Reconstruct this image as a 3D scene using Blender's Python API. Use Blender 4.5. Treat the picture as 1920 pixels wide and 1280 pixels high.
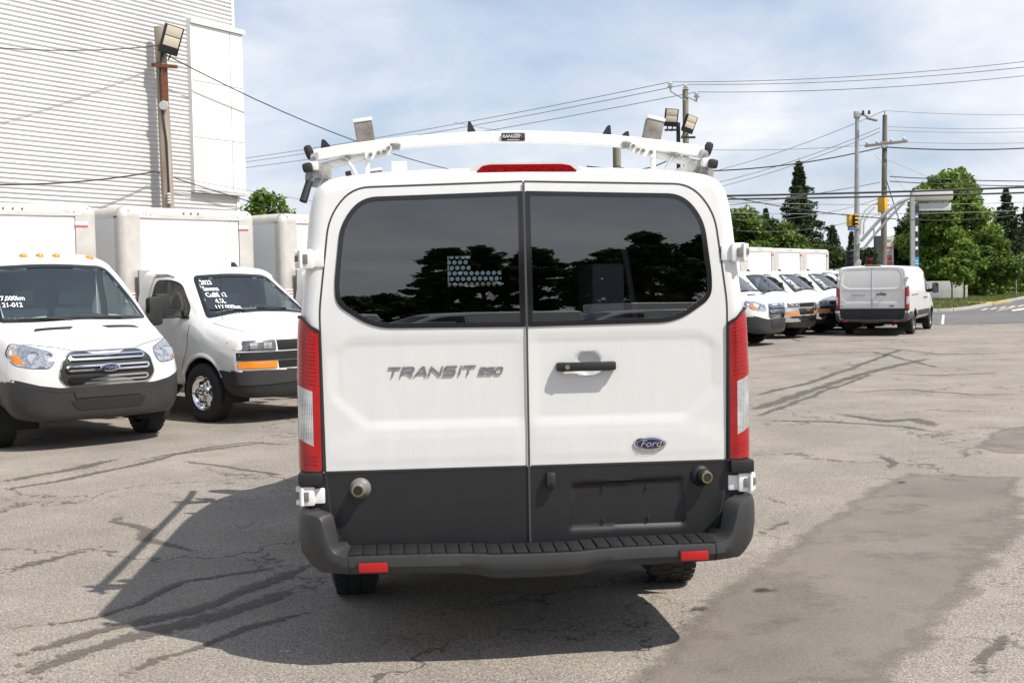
import bpy, bmesh, math, random
import numpy as np
from mathutils import Vector, Matrix
from mathutils.bvhtree import BVHTree

for o in list(bpy.data.objects):
    bpy.data.objects.remove(o)
SC = bpy.context.scene
COL = SC.collection
PI = math.pi
RAD = math.radians
random.seed(7)

# ------------------------------------------------------------------ camera
FPX, CAMH, PITCH, ROLL = 2300.0, 1.72, RAD(2.84), RAD(1.0)
cf = np.array([0, math.cos(PITCH), -math.sin(PITCH)])
cu0 = np.array([0, math.sin(PITCH), math.cos(PITCH)])
cr0 = np.array([1.0, 0, 0])
cr = math.cos(ROLL) * cr0 - math.sin(ROLL) * cu0
cu = math.sin(ROLL) * cr0 + math.cos(ROLL) * cu0
cam = bpy.data.cameras.new('camera')
cam.sensor_width = 36.0
cam.lens = FPX / 1920.0 * 36.0
cam.clip_start = 0.1
cam.clip_end = 6000
camo = bpy.data.objects.new('camera', cam)
COL.objects.link(camo)
camo.matrix_world = Matrix(((cr[0], cu[0], -cf[0], 0), (cr[1], cu[1], -cf[1], 0), (cr[2], cu[2], -cf[2], CAMH), (0, 0, 0, 1)))
SC.camera = camo


def pix(px, py, depth):
    """point along a photo pixel at a given distance in y"""
    d = cf + cr * (px - 960) / FPX - cu * (py - 640) / FPX
    t = depth / d[1]
    return Vector((d[0] * t, depth, CAMH + d[2] * t))


def gnd(px, py, z=0.0):
    d = cf + cr * (px - 960) / FPX - cu * (py - 640) / FPX
    t = (z - CAMH) / d[2]
    return Vector((d[0] * t, d[1] * t, z))


# ------------------------------------------------------------------ sky and sun
SUN = Vector((0.62, -0.37, 1.0)).normalized()
elev = math.asin(SUN.z)
azim = math.atan2(SUN.x, SUN.y)
W = bpy.data.worlds.new('World')
SC.world = W
W.use_nodes = True
nt = W.node_tree
nt.nodes.clear()


def N(tree, typ, **kw):
    n = tree.nodes.new(typ)
    for k, v in kw.items():
        if k == 'inp':
            for a, b in v.items():
                n.inputs[a].default_value = b
        else:
            setattr(n, k, v)
    return n


sky = N(nt, 'ShaderNodeTexSky', sky_type='NISHITA', sun_disc=False, sun_elevation=elev, sun_rotation=azim,
        altitude=50, air_density=1.0, dust_density=1.6, ozone_density=1.6)
geo = N(nt, 'ShaderNodeTexCoord')
sep = N(nt, 'ShaderNodeSeparateXYZ')
nt.links.new(geo.outputs['Generated'], sep.inputs[0])
# cloud sheet: project the direction on a plane high above
mx = N(nt, 'ShaderNodeMath', operation='MAXIMUM', inp={1: 0.0})
nt.links.new(sep.outputs['Z'], mx.inputs[0])
ad = N(nt, 'ShaderNodeMath', operation='ADD', inp={1: 0.42})
nt.links.new(mx.outputs[0], ad.inputs[0])
dv = N(nt, 'ShaderNodeVectorMath', operation='DIVIDE')
cmb = N(nt, 'ShaderNodeCombineXYZ')
for i in range(3):
    nt.links.new(ad.outputs[0], cmb.inputs[i])
nt.links.new(geo.outputs['Generated'], dv.inputs[0])
nt.links.new(cmb.outputs[0], dv.inputs[1])
no1 = N(nt, 'ShaderNodeTexNoise', inp={'Scale': 1.5, 'Detail': 8.0, 'Roughness': 0.52, 'Distortion': 0.25})
no2 = N(nt, 'ShaderNodeTexNoise', inp={'Scale': 2.4, 'Detail': 7.0, 'Roughness': 0.6, 'Distortion': 0.6})
for n in (no1, no2):
    nt.links.new(dv.outputs[0], n.inputs['Vector'])
rp1 = N(nt, 'ShaderNodeValToRGB')
rp1.color_ramp.elements[0].position = 0.33
rp1.color_ramp.elements[1].position = 0.56
nt.links.new(no1.outputs['Fac'], rp1.inputs[0])
# soft cloud colour: light tops, grey bases
rp2 = N(nt, 'ShaderNodeValToRGB')
rp2.color_ramp.elements[0].position = 0.33
rp2.color_ramp.elements[0].color = (6.7, 7.3, 8.5, 1)
rp2.color_ramp.elements[1].position = 0.62
rp2.color_ramp.elements[1].color = (10.0, 10.0, 10.1, 1)
nt.links.new(no2.outputs['Fac'], rp2.inputs[0])
skb = N(nt, 'ShaderNodeMix', data_type='RGBA', blend_type='MIX', inp={0: 0.35})
nt.links.new(sky.outputs[0], skb.inputs[6])
skb.inputs[7].default_value = (6.2, 8.0, 11.2, 1)
mixc = N(nt, 'ShaderNodeMix', data_type='RGBA')
# a thin sheet of cloud looks denser towards the horizon, where one looks through more of it
oz = N(nt, 'ShaderNodeMath', operation='ADD', inp={1: 0.30})
nt.links.new(mx.outputs[0], oz.inputs[0])
od = N(nt, 'ShaderNodeMath', operation='DIVIDE', use_clamp=True, inp={0: 0.42})
nt.links.new(oz.outputs[0], od.inputs[1])
mm = N(nt, 'ShaderNodeMath', operation='MULTIPLY', inp={1: 0.9})
nt.links.new(rp1.outputs[0], mm.inputs[0])
nt.links.new(od.outputs[0], mm.inputs[1])
nt.links.new(mm.outputs[0], mixc.inputs[0])
nt.links.new(skb.outputs[2], mixc.inputs[6])
nt.links.new(rp2.outputs[0], mixc.inputs[7])
bg = N(nt, 'ShaderNodeBackground', inp={'Strength': 0.09})
nt.links.new(mixc.outputs[2], bg.inputs[0])
wo = N(nt, 'ShaderNodeOutputWorld')
nt.links.new(bg.outputs[0], wo.inputs[0])

sl = bpy.data.lights.new('sun', 'SUN')
sl.energy = 5.0
sl.angle = RAD(0.6)
sl.color = (1.0, 0.95, 0.87)
so = bpy.data.objects.new('sun', sl)
COL.objects.link(so)
so.rotation_euler = (-SUN).to_track_quat('-Z', 'Y').to_euler()
so.location = (20, -15, 30)

vs = SC.view_settings
vs.view_transform = 'Standard'
vs.look = 'None'
vs.exposure = 0.26
vs.gamma = 1.0
vs.use_curve_mapping = False
SC.cycles.max_bounces = 8
SC.cycles.transparent_max_bounces = 12
SC.cycles.glossy_bounces = 4
SC.cycles.caustics_reflective = False
SC.cycles.caustics_refractive = False

# ------------------------------------------------------------------ materials
MATS = {}


def mat(name, col, rough=0.5, metal=0.0, coat=0.0, bump=0.0, bscale=60.0, vary=0.0, vscale=3.0, spec=0.5, col2=None, vdetail=4.0):
    if name in MATS:
        return MATS[name]
    m = bpy.data.materials.new(name)
    m.use_nodes = True
    t = m.node_tree
    b = t.nodes['Principled BSDF']
    b.inputs['Base Color'].default_value = (*col, 1)
    b.inputs['Roughness'].default_value = rough
    b.inputs['Metallic'].default_value = metal
    b.inputs['Coat Weight'].default_value = coat
    b.inputs['Coat Roughness'].default_value = 0.05
    b.inputs['Specular IOR Level'].default_value = spec
    tc = N(t, 'ShaderNodeTexCoord')
    if vary > 0 or col2:
        n = N(t, 'ShaderNodeTexNoise', inp={'Scale': vscale, 'Detail': vdetail, 'Roughness': 0.6})
        t.links.new(tc.outputs['Object'], n.inputs['Vector'])
        r = N(t, 'ShaderNodeValToRGB')
        c2 = col2 if col2 else tuple(c * (1 - vary) for c in col)
        r.color_ramp.elements[0].position = 0.35
        r.color_ramp.elements[1].position = 0.65
        r.color_ramp.elements[0].color = (*c2, 1)
        r.color_ramp.elements[1].color = (*col, 1)
        t.links.new(n.outputs['Fac'], r.inputs[0])
        t.links.new(r.outputs[0], b.inputs['Base Color'])
    if bump > 0:
        n2 = N(t, 'ShaderNodeTexNoise', inp={'Scale': bscale, 'Detail': 4.0})
        t.links.new(tc.outputs['Object'], n2.inputs['Vector'])
        bp = N(t, 'ShaderNodeBump', inp={'Strength': bump, 'Distance': 0.01})
        t.links.new(n2.outputs['Fac'], bp.inputs['Height'])
        t.links.new(bp.outputs[0], b.inputs['Normal'])
    MATS[name] = m
    return m


def glass(name, tint, ior=1.75, rough=0.0):
    m = bpy.data.materials.new(name)
    m.use_nodes = True
    t = m.node_tree
    t.nodes.clear()
    tr = N(t, 'ShaderNodeBsdfTransparent', inp={'Color': (*tint, 1)})
    gl = N(t, 'ShaderNodeBsdfGlossy', inp={'Roughness': rough, 'Color': (1, 1, 1, 1)})
    lw = N(t, 'ShaderNodeLayerWeight', inp={'Blend': 0.5})
    p5 = N(t, 'ShaderNodeMath', operation='POWER', inp={1: 5.0})
    t.links.new(lw.outputs['Facing'], p5.inputs[0])
    f0 = ((ior - 1) / (ior + 1)) ** 2
    fr = N(t, 'ShaderNodeMapRange', inp={1: 0.0, 2: 1.0, 3: f0, 4: 1.0})
    t.links.new(p5.outputs[0], fr.inputs[0])
    mi = N(t, 'ShaderNodeMixShader')
    t.links.new(fr.outputs[0], mi.inputs[0])
    t.links.new(tr.outputs[0], mi.inputs[1])
    t.links.new(gl.outputs[0], mi.inputs[2])
    o = N(t, 'ShaderNodeOutputMaterial')
    t.links.new(mi.outputs[0], o.inputs[0])
    MATS[name] = m
    return m


M_white = mat('white_paint', (0.695, 0.69, 0.675), 0.28, coat=0.5, vary=0.045, vscale=1.5)
M_plastic = mat('grey_plastic', (0.013, 0.013, 0.0135), 0.48, bump=0.15, bscale=400, vary=0.25, vscale=4)
M_bumper = mat('bumper_plastic', (0.030, 0.030, 0.0305), 0.45, bump=0.12, bscale=420, vary=0.2, vscale=5)
M_black = mat('black_rubber', (0.014, 0.014, 0.014), 0.6)
M_seal = mat('seal', (0.03, 0.03, 0.03), 0.7)
M_frit = mat('frit', (0.012, 0.012, 0.013), 0.12, spec=0.55)
M_dark = mat('interior_dark', (0.035, 0.035, 0.037), 0.8)
M_inter = mat('interior_grey', (0.33, 0.33, 0.33), 0.8)
M_under = mat('underbody', (0.012, 0.012, 0.012), 0.9)
M_chrome = mat('chrome', (0.78, 0.78, 0.80), 0.09, metal=1.0)
M_steel = mat('steel', (0.45, 0.45, 0.44), 0.38, metal=1.0, vary=0.35, vscale=30)
M_alu = mat('aluminium', (0.66, 0.63, 0.58), 0.38, metal=0.35, vary=0.14, vscale=6)
M_tyre = mat('tyre', (0.018, 0.018, 0.018), 0.8, bump=0.3, bscale=120)
M_red = mat('red_lens', (0.36, 0.004, 0.006), 0.14, coat=0.4, vary=0.55, vscale=60)
M_amber = mat('amber_lens', (0.85, 0.25, 0.015), 0.18, coat=0.5, vary=0.2, vscale=50)
M_clear = mat('clear_lens', (0.66, 0.67, 0.68), 0.12, metal=0.35, coat=0.6, vary=0.55, vscale=45)
M_lamp = mat('lamp_chrome', (0.75, 0.76, 0.78), 0.14, metal=0.85, vary=0.45, vscale=25)
M_lampd = mat('lamp_smoked', (0.22, 0.22, 0.23), 0.12, metal=0.6, coat=0.6, vary=0.4, vscale=20)
M_rackw = mat('rack_white', (0.78, 0.77, 0.74), 0.35, coat=0.2, vary=0.06, vscale=14)
M_rackgrey = mat('rack_grey', (0.26, 0.235, 0.21), 0.5, metal=0.2, col2=(0.13, 0.11, 0.095), vscale=11)
M_hinge = mat('hinge_white', (0.78, 0.77, 0.75), 0.4)
M_blue = mat('badge_blue', (0.008, 0.018, 0.085), 0.15, coat=0.6)
M_print = mat('white_print', (0.8, 0.8, 0.8), 0.5)
M_redprint = mat('red_print', (0.55, 0.05, 0.06), 0.5)


def lens_mat(name, hi, lo, metal=0.0):
    m = mat(name, hi, .12, metal=metal, coat=.5)
    t = m.node_tree
    b = t.nodes['Principled BSDF']
    tc = N(t, 'ShaderNodeTexCoord')
    w1 = N(t, 'ShaderNodeTexWave', bands_direction='Z', inp={'Scale': 55.0, 'Distortion': .15})
    w2 = N(t, 'ShaderNodeTexWave', bands_direction='X', inp={'Scale': 40.0, 'Distortion': .6})
    n = N(t, 'ShaderNodeTexNoise', inp={'Scale': 14.0, 'Detail': 2.0})
    for q in (w1, w2, n):
        t.links.new(tc.outputs['Object'], q.inputs['Vector'])
    a = N(t, 'ShaderNodeMath', operation='MULTIPLY')
    t.links.new(w1.outputs['Fac'], a.inputs[0])
    t.links.new(w2.outputs['Fac'], a.inputs[1])
    s_ = N(t, 'ShaderNodeMath', operation='ADD')
    t.links.new(a.outputs[0], s_.inputs[0])
    t.links.new(n.outputs['Fac'], s_.inputs[1])
    r = N(t, 'ShaderNodeMapRange', inp={1: .45, 2: 1.15, 3: 0, 4: 1})
    t.links.new(s_.outputs[0], r.inputs[0])
    mx_ = N(t, 'ShaderNodeMix', data_type='RGBA')
    mx_.inputs[6].default_value = (*lo, 1)
    mx_.inputs[7].default_value = (*hi, 1)
    t.links.new(r.outputs[0], mx_.inputs[0])
    t.links.new(mx_.outputs[2], b.inputs['Base Color'])
    bp = N(t, 'ShaderNodeBump', inp={'Strength': .12, 'Distance': .003})
    t.links.new(w1.outputs['Fac'], bp.inputs['Height'])
    t.links.new(bp.outputs[0], b.inputs['Normal'])
    return m


M_redl = lens_mat('red_tail_lens', (.46, .007, .007), (.27, .003, .004))
M_clearl = lens_mat('clear_tail_lens', (.82, .82, .82), (.30, .30, .31), .4)
# road film on the white paint: faint vertical streaks and spots
t_ = M_white.node_tree
for n_ in t_.nodes:
    if n_.type == 'TEX_NOISE':
        mp_ = N(t_, 'ShaderNodeMapping')
        mp_.inputs['Scale'].default_value = (9, 9, 1.2)
        tc_ = [q for q in t_.nodes if q.type == 'TEX_COORD'][0]
        t_.links.new(tc_.outputs['Object'], mp_.inputs[0])
        t_.links.new(mp_.outputs[0], n_.inputs['Vector'])
        n_.inputs['Detail'].default_value = 7
        n_.inputs['Roughness'].default_value = .7
G_rear = glass('privacy_glass', (0.26, 0.27, 0.30), 2.1)
G_wind = glass('windscreen_glass', (0.70, 0.84, 0.80), 2.1)
G_side = glass('side_glass', (0.42, 0.47, 0.46), 1.75)


# ------------------------------------------------------------------ mesh helpers
class MB:
    def __init__(s):
        s.v = []
        s.f = []
        s.m = []
        s.cm = 0

    def add(s, vs, fs):
        b = len(s.v)
        s.v.extend([tuple(v) for v in vs])
        for f in fs:
            s.f.append(tuple(i + b for i in f))
            s.m.append(s.cm)
        return s

    def box(s, c, size, R=None, ch=0.0):
        x, y, z = [k / 2 for k in size]
        if ch <= 0:
            vs = [Vector((a * x, b * y, d * z)) for d in (-1, 1) for b in (-1, 1) for a in (-1, 1)]
            fs = [(0, 2, 3, 1), (4, 5, 7, 6), (0, 1, 5, 4), (2, 6, 7, 3), (0, 4, 6, 2), (1, 3, 7, 5)]
        else:
            ch = min(ch, 0.49 * min(size))
            bm = bmesh.new()
            bmesh.ops.create_cube(bm, size=1.0)
            for v in bm.verts:
                v.co = Vector((v.co.x * 2 * x, v.co.y * 2 * y, v.co.z * 2 * z))
            bmesh.ops.bevel(bm, geom=list(bm.edges), offset=ch, segments=2, profile=0.6, affect='EDGES')
            bm.verts.index_update()
            vs = [v.co.copy() for v in bm.verts]
            fs = [[v.index for v in f.verts] for f in bm.faces]
            bm.free()
        if R is not None:
            vs = [R @ v for v in vs]
        c = Vector(c)
        return s.add([v + c for v in vs], fs)

    def bar(s, p0, p1, w, h, up=(0, 0, 1), ch=0.0):
        p0, p1 = Vector(p0), Vector(p1)
        d = (p1 - p0)
        L = d.length
        d.normalize()
        x = d.cross(Vector(up))
        if x.length < 1e-4:
            x = Vector((1, 0, 0))
        x.normalize()
        z = x.cross(d)
        R = Matrix((x, d, z)).transposed()
        return s.box((p0 + p1) / 2, (w, L, h), R, ch)

    def cyl(s, p0, p1, r0, r1=None, n=14, cap=True):
        p0, p1 = Vector(p0), Vector(p1)
        r1 = r0 if r1 is None else r1
        d = (p1 - p0).normalized()
        a = d.orthogonal().normalized()
        b = d.cross(a)
        vs = []
        for p, r in ((p0, r0), (p1, r1)):
            for i in range(n):
                t = 2 * PI * i / n
                vs.append(p + (a * math.cos(t) + b * math.sin(t)) * r)
        fs = [(i, (i + 1) % n, n + (i + 1) % n, n + i) for i in range(n)]
        if cap:
            fs += [tuple(range(n - 1, -1, -1)), tuple(range(n, 2 * n))]
        return s.add(vs, fs)

    def tube(s, path, r, n=8, cap=True):
        P = [Vector(p) for p in path]
        rs = r if isinstance(r, (list, tuple)) else [r] * len(P)
        vs = []
        a = None
        for i, p in enumerate(P):
            d = (P[min(i + 1, len(P) - 1)] - P[max(i - 1, 0)]).normalized()
            if a is None:
                a = d.orthogonal().normalized()
            a = (a - d * a.dot(d)).normalized()
            b = d.cross(a)
            for k in range(n):
                t = 2 * PI * k / n
                vs.append(p + (a * math.cos(t) + b * math.sin(t)) * rs[i])
        fs = []
        for i in range(len(P) - 1):
            for k in range(n):
                fs.append((i * n + k, i * n + (k + 1) % n, (i + 1) * n + (k + 1) % n, (i + 1) * n + k))
        if cap:
            fs += [tuple(range(n - 1, -1, -1)), tuple(range((len(P) - 1) * n, len(P) * n))]
        return s.add(vs, fs)

    def lathe(s, prof, c, axis, n=32, closed=False):
        """prof: (r, h) pairs along axis"""
        c = Vector(c)
        d = Vector(axis).normalized()
        a = d.orthogonal().normalized()
        b = d.cross(a)
        m = len(prof)
        vs = []
        for r, h in prof:
            for i in range(n):
                t = 2 * PI * i / n
                vs.append(c + d * h + (a * math.cos(t) + b * math.sin(t)) * r)
        fs = []
        for k in range(m if closed else m - 1):
            k2 = (k + 1) % m
            for i in range(n):
                fs.append((k * n + i, k * n + (i + 1) % n, k2 * n + (i + 1) % n, k2 * n + i))
        return s.add(vs, fs)

    def prism(s, poly, fn, d0, d1):
        """poly of (a,b); fn(a,b,d) -> point"""
        n = len(poly)
        vs = [fn(a, b, d0) for a, b in poly] + [fn(a, b, d1) for a, b in poly]
        fs = [(i, (i + 1) % n, n + (i + 1) % n, n + i) for i in range(n)]
        fs += [tuple(range(n - 1, -1, -1)), tuple(range(n, 2 * n))]
        return s.add(vs, fs)

    def grid(s, P, closed=False):
        """P[i][j] points"""
        m, n = len(P), len(P[0])
        vs = [p for row in P for p in row]
        fs = []
        for i in range(m - 1):
            for j in range(n if closed else n - 1):
                j2 = (j + 1) % n
                fs.append((i * n + j, i * n + j2, (i + 1) * n + j2, (i + 1) * n + j))
        return s.add(vs, fs)

    def mesh(s, name, mats, smooth=40, fix=True):
        me = bpy.data.meshes.new(name)
        me.from_pydata(s.v, [], s.f)
        if not isinstance(mats, (list, tuple)):
            mats = [mats]
        for m in mats:
            me.materials.append(m)
        if len(mats) > 1:
            me.polygons.foreach_set('material_index', s.m)
        if fix:
            bm = bmesh.new()
            bm.from_mesh(me)
            bmesh.ops.recalc_face_normals(bm, faces=bm.faces)
            bm.to_mesh(me)
            bm.free()
        if smooth:
            me.polygons.foreach_set('use_smooth', [True] * len(me.polygons))
            me.set_sharp_from_angle(angle=RAD(smooth))
        me.update()
        return me

    def build(s, name, mats, parent=None, smooth=40, fix=True):
        return link(name, s.mesh(name, mats, smooth, fix), parent)


def link(name, me, parent=None):
    o = bpy.data.objects.new(name, me)
    COL.objects.link(o)
    if parent is not None:
        o.parent = parent
    return o


def tag(o, label=None, cat=None, group=None, kind=None):
    for k, v in (('label', label), ('category', cat), ('group', group), ('kind', kind)):
        if v:
            o[k] = v
    return o


def thing(name, label, cat, loc=(0, 0, 0), rz=0.0, group=None):
    o = bpy.data.objects.new(name, None)
    o.empty_display_size = 0.2
    COL.objects.link(o)
    o.location = loc
    o.rotation_euler = (0, 0, rz)
    return tag(o, label, cat, group)


def copy_tree(o, parent=None):
    c = o.copy()
    COL.objects.link(c)
    c.parent = parent
    for ch in list(o.children):
        copy_tree(ch, c)
    return c


def text_mesh(txt, size, extrude=0.0, shear=0.0, spacing=1.0, bold=0.0):
    cu_ = bpy.data.curves.new('txt', 'FONT')
    cu_.body = txt
    cu_.size = size
    cu_.extrude = extrude
    cu_.shear = shear
    cu_.space_character = spacing
    cu_.align_x = 'CENTER'
    cu_.align_y = 'CENTER'
    cu_.offset = bold
    cu_.resolution_u = 3
    o = bpy.data.objects.new('txt', cu_)
    COL.objects.link(o)
    dg = bpy.context.evaluated_depsgraph_get()
    me = bpy.data.meshes.new_from_object(o.evaluated_get(dg))
    bpy.data.objects.remove(o)
    bpy.data.curves.remove(cu_)
    return me


def text(name, txt, size, mtx, m, parent=None, extrude=0.0, shear=0.0, sx=1.0, spacing=1.0, bold=0.0, fn=None):
    """text lies in local XY facing +Z, placed by mtx (4x4), optional fn maps each vertex afterwards"""
    me = text_mesh(txt, size, extrude, shear, spacing, bold)
    for v in me.vertices:
        v.co.x *= sx
        v.co = mtx @ v.co
        if fn:
            v.co = fn(v.co)
    me.materials.clear()
    me.materials.append(m)
    return link(name, me, parent)


def frame_m(origin, right, up):
    r_ = Vector(right).normalized()
    u_ = Vector(up).normalized()
    n_ = r_.cross(u_)
    M = Matrix((r_, u_, n_)).transposed().to_4x4()
    M.translation = Vector(origin)
    return M


# ------------------------------------------------------------------ 2D outline helpers
def fillet(poly, r, n=5):
    """round the corners of a closed polygon; r number or list"""
    out = []
    m = len(poly)
    for i in range(m):
        p = Vector(poly[i])
        a = Vector(poly[i - 1]) - p
        b = Vector(poly[(i + 1) % m]) - p
        ri = r[i] if isinstance(r, (list, tuple)) else r
        ri = min(ri, 0.48 * a.length, 0.48 * b.length)
        if ri <= 1e-5:
            out.append((p.x, p.y))
            continue
        s_ = p + a.normalized() * ri
        e_ = p + b.normalized() * ri
        for k in range(n + 1):
            t = k / n
            q = s_ * (1 - t) ** 2 + p * 2 * t * (1 - t) + e_ * t * t
            out.append((q.x, q.y))
    return out


def resample(path, step, closed=True):
    pts = [Vector(p) for p in path]
    if closed:
        pts.append(pts[0])
    out = []
    for a, b in zip(pts[:-1], pts[1:]):
        n = max(1, int((b - a).length / step))
        for k in range(n):
            q = a.lerp(b, k / n)
            out.append((q.x, q.y))
    if not closed:
        out.append((pts[-1].x, pts[-1].y))
    return out


def inside(poly, pts):
    """vectorised point in polygon"""
    x, y = pts[:, 0], pts[:, 1]
    res = np.zeros(len(x), bool)
    n = len(poly)
    for i in range(n):
        x1, y1 = poly[i]
        x2, y2 = poly[(i + 1) % n]
        if y1 == y2:
            continue
        c = ((y1 > y) != (y2 > y)) & (x < (x2 - x1) * (y - y1) / (y2 - y1) + x1)
        res ^= c
    return res


def offset_poly(poly, d):
    """move outline inwards by d (polygon counter-clockwise or not, uses centroid side)"""
    n = len(poly)
    area = sum(poly[i][0] * poly[(i + 1) % n][1] - poly[(i + 1) % n][0] * poly[i][1] for i in range(n))
    sg = 1 if area > 0 else -1
    out = []
    for i in range(n):
        a = Vector(poly[i - 1])
        b = Vector(poly[(i + 1) % n])
        t = (b - a)
        if t.length < 1e-9:
            out.append(poly[i])
            continue
        t.normalize()
        nrm = Vector((-t.y, t.x)) * sg
        out.append((poly[i][0] + nrm.x * d, poly[i][1] + nrm.y * d))
    return out


AXES = {'rear': (lambda a, b: (a, -6, b), (0, 1, 0)), 'front': (lambda a, b: (a, 12, b), (0, -1, 0)),
        'right': (lambda a, b: (6, a, b), (-1, 0, 0)), 'left': (lambda a, b: (-6, a, b), (1, 0, 0)),
        'top': (lambda a, b: (a, b, 8), (0, 0, -1))}


class Surf:
    def __init__(s, V, Fc):
        s.V, s.F = V, Fc
        s.t = BVHTree.FromPolygons([tuple(v) for v in V], [tuple(int(i) for i in f) for f in Fc])

    def hit(s, axis, a, b, off=0.0):
        fn, d = AXES[axis]
        d = Vector(d)
        o = Vector(fn(a, b))
        h = s.t.ray_cast(o, d)
        if h[0] is None:
            # drop to the nearest silhouette point
            mid = Vector(o)
            k = {'rear': 1, 'front': 1, 'right': 0, 'left': 0, 'top': 2}[axis]
            mid[k] = {'rear': 0.1, 'front': 4.6, 'right': 0.9, 'left': -0.9, 'top': 1.5}[axis]
            h = s.t.find_nearest(mid)
            return Vector(h[0]) - d * off
        return Vector(h[0]) - d * off

    def patch(s, mb, outline, axis, off=0.004, rings=4, skirt=0.006, dome=0.0):
        n = len(outline)
        cx = sum(p[0] for p in outline) / n
        cy = sum(p[1] for p in outline) / n
        rows = []
        if skirt > 0:
            rows.append([s.hit(axis, a, b, off - skirt) for a, b in outline])
        for k in range(rings):
            t = 1 - k / rings
            rows.append([s.hit(axis, cx + (a - cx) * t, cy + (b - cy) * t, off + dome * (1 - t * t)) for a, b in outline])
        base = len(mb.v)
        mb.grid(rows, closed=True)
        ci = len(mb.v)
        mb.v.append(tuple(s.hit(axis, cx, cy, off + dome)))
        l0 = base + (len(rows) - 1) * n
        for i in range(n):
            mb.f.append((l0 + i, l0 + (i + 1) % n, ci))
            mb.m.append(mb.cm)
        return mb

    def ring(s, mb, outer, inner, axis, off=0.005, skirt=0.006):
        rows = [[s.hit(axis, a, b, off - skirt) for a, b in outer], [s.hit(axis, a, b, off) for a, b in outer]]
        mid = [((p[0] + q[0]) / 2, (p[1] + q[1]) / 2) for p, q in zip(outer, inner)]
        rows.append([s.hit(axis, a, b, off) for a, b in mid])
        rows.append([s.hit(axis, a, b, off) for a, b in inner])
        rows.append([s.hit(axis, a, b, off - skirt) for a, b in inner])
        return mb.grid(rows, closed=True)

    def strip(s, mb, path, axis, w, off=0.0015, closed=False):
        n = len(path)
        A, B = [], []
        for i in range(n):
            a = Vector(path[(i - 1) % n] if closed or i > 0 else path[0])
            b = Vector(path[(i + 1) % n] if closed or i < n - 1 else path[-1])
            t = (b - a)
            t = t.normalized() if t.length > 0 else Vector((1, 0))
            q = Vector((-t.y, t.x)) * w / 2
            p = path[i]
            A.append(s.hit(axis, p[0] + q.x, p[1] + q.y, off))
            B.append(s.hit(axis, p[0] - q.x, p[1] - q.y, off))
        if closed:
            A.append(A[0])
            B.append(B[0])
        return mb.grid([A, B])


def pchip(x, Y, q):
    """monotone cubic along axis 0; x (n,), Y (n,k), q (m,)"""
    x = np.asarray(x, float)
    Y = np.asarray(Y, float)
    h = np.diff(x)[:, None]
    dl = np.diff(Y, axis=0) / h
    d = np.zeros_like(Y)
    if len(x) > 2:
        w1 = 2 * h[1:] + h[:-1]
        w2 = h[1:] + 2 * h[:-1]
        a, b = dl[:-1], dl[1:]
        ok = a * b > 0
        with np.errstate(divide='ignore', invalid='ignore'):
            hm = (w1 + w2) / (w1 / a + w2 / b)
        d[1:-1] = np.where(ok, hm, 0)
    d[0] = dl[0]
    d[-1] = dl[-1]
    i = np.clip(np.searchsorted(x, q, side='right') - 1, 0, len(x) - 2)
    hh = h[i]
    t = ((np.asarray(q)[:, None] - x[i][:, None]) / hh)
    return ((1 + 2 * t) * (1 - t) ** 2 * Y[i] + t * (1 - t) ** 2 * hh * d[i] + t * t * (3 - 2 * t) * Y[i + 1] + t * t * (t - 1) * hh * d[i + 1])


def loft_body(stations, subs, ystep, lean=None):
    """stations: list of (y, [(x,z)...]) half sections -> grid of points (rows y, cols around, both halves)"""
    ys = [s_[0] for s_ in stations]
    dense = []
    for y, pts in stations:
        P = np.array(pts, float)
        q = []
        for k, n in enumerate(subs):
            q += [k + i / n for i in range(n)]
        q.append(len(pts) - 1)
        dense.append(pchip(np.arange(len(pts)), P, np.array(q)))
    D = np.array(dense)
    m = D.shape[1]
    yq = [ys[0]]
    for a, b in zip(ys[:-1], ys[1:]):
        n = max(1, int(math.ceil((b - a) / ystep)))
        yq += [a + (b - a) * (i + 1) / n for i in range(n)]
    yq = np.array(yq)
    G = pchip(np.array(ys), D.reshape(len(ys), -1), yq).reshape(len(yq), m, 2)
    right = np.zeros((len(yq), m, 3))
    right[:, :, 0] = G[:, :, 0]
    right[:, :, 1] = yq[:, None]
    right[:, :, 2] = G[:, :, 1]
    if lean is not None:
        right[:, :, 1] += lean(right[:, :, 2]) * np.clip(1 - yq / 1.2, 0, 1)[:, None]
    left = right[:, ::-1, :].copy()
    left[:, :, 0] *= -1
    full = np.concatenate([right, left[:, 1:, :]], axis=1)
    return full


def grid_faces(P, flip=False):
    m, n = P.shape[:2]
    i, j = np.meshgrid(np.arange(m - 1), np.arange(n - 1), indexing='ij')
    a = i * n + j
    Fq = np.stack([a, a + 1, a + n + 1, a + n], -1).reshape(-1, 4)
    return P.reshape(-1, 3), Fq


def body_objects(V, Fq, keep, name, m, parent, smooth=35):
    mb = MB()
    F2 = Fq[keep]
    used, inv = np.unique(F2, return_inverse=True)
    mb.v = [tuple(v) for v in V[used]]
    mb.f = [tuple(f) for f in inv.reshape(-1, 4).tolist()]
    mb.m = [0] * len(mb.f)
    return mb.build(name, m, parent, smooth, fix=False)


def vert_normals(V, Fq):
    n = np.cross(V[Fq[:, 2]] - V[Fq[:, 0]], V[Fq[:, 3]] - V[Fq[:, 1]])
    vn = np.zeros_like(V)
    for k in range(4):
        np.add.at(vn, Fq[:, k], n)
    L = np.linalg.norm(vn, axis=1, keepdims=True)
    return vn / np.maximum(L, 1e-9)
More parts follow.
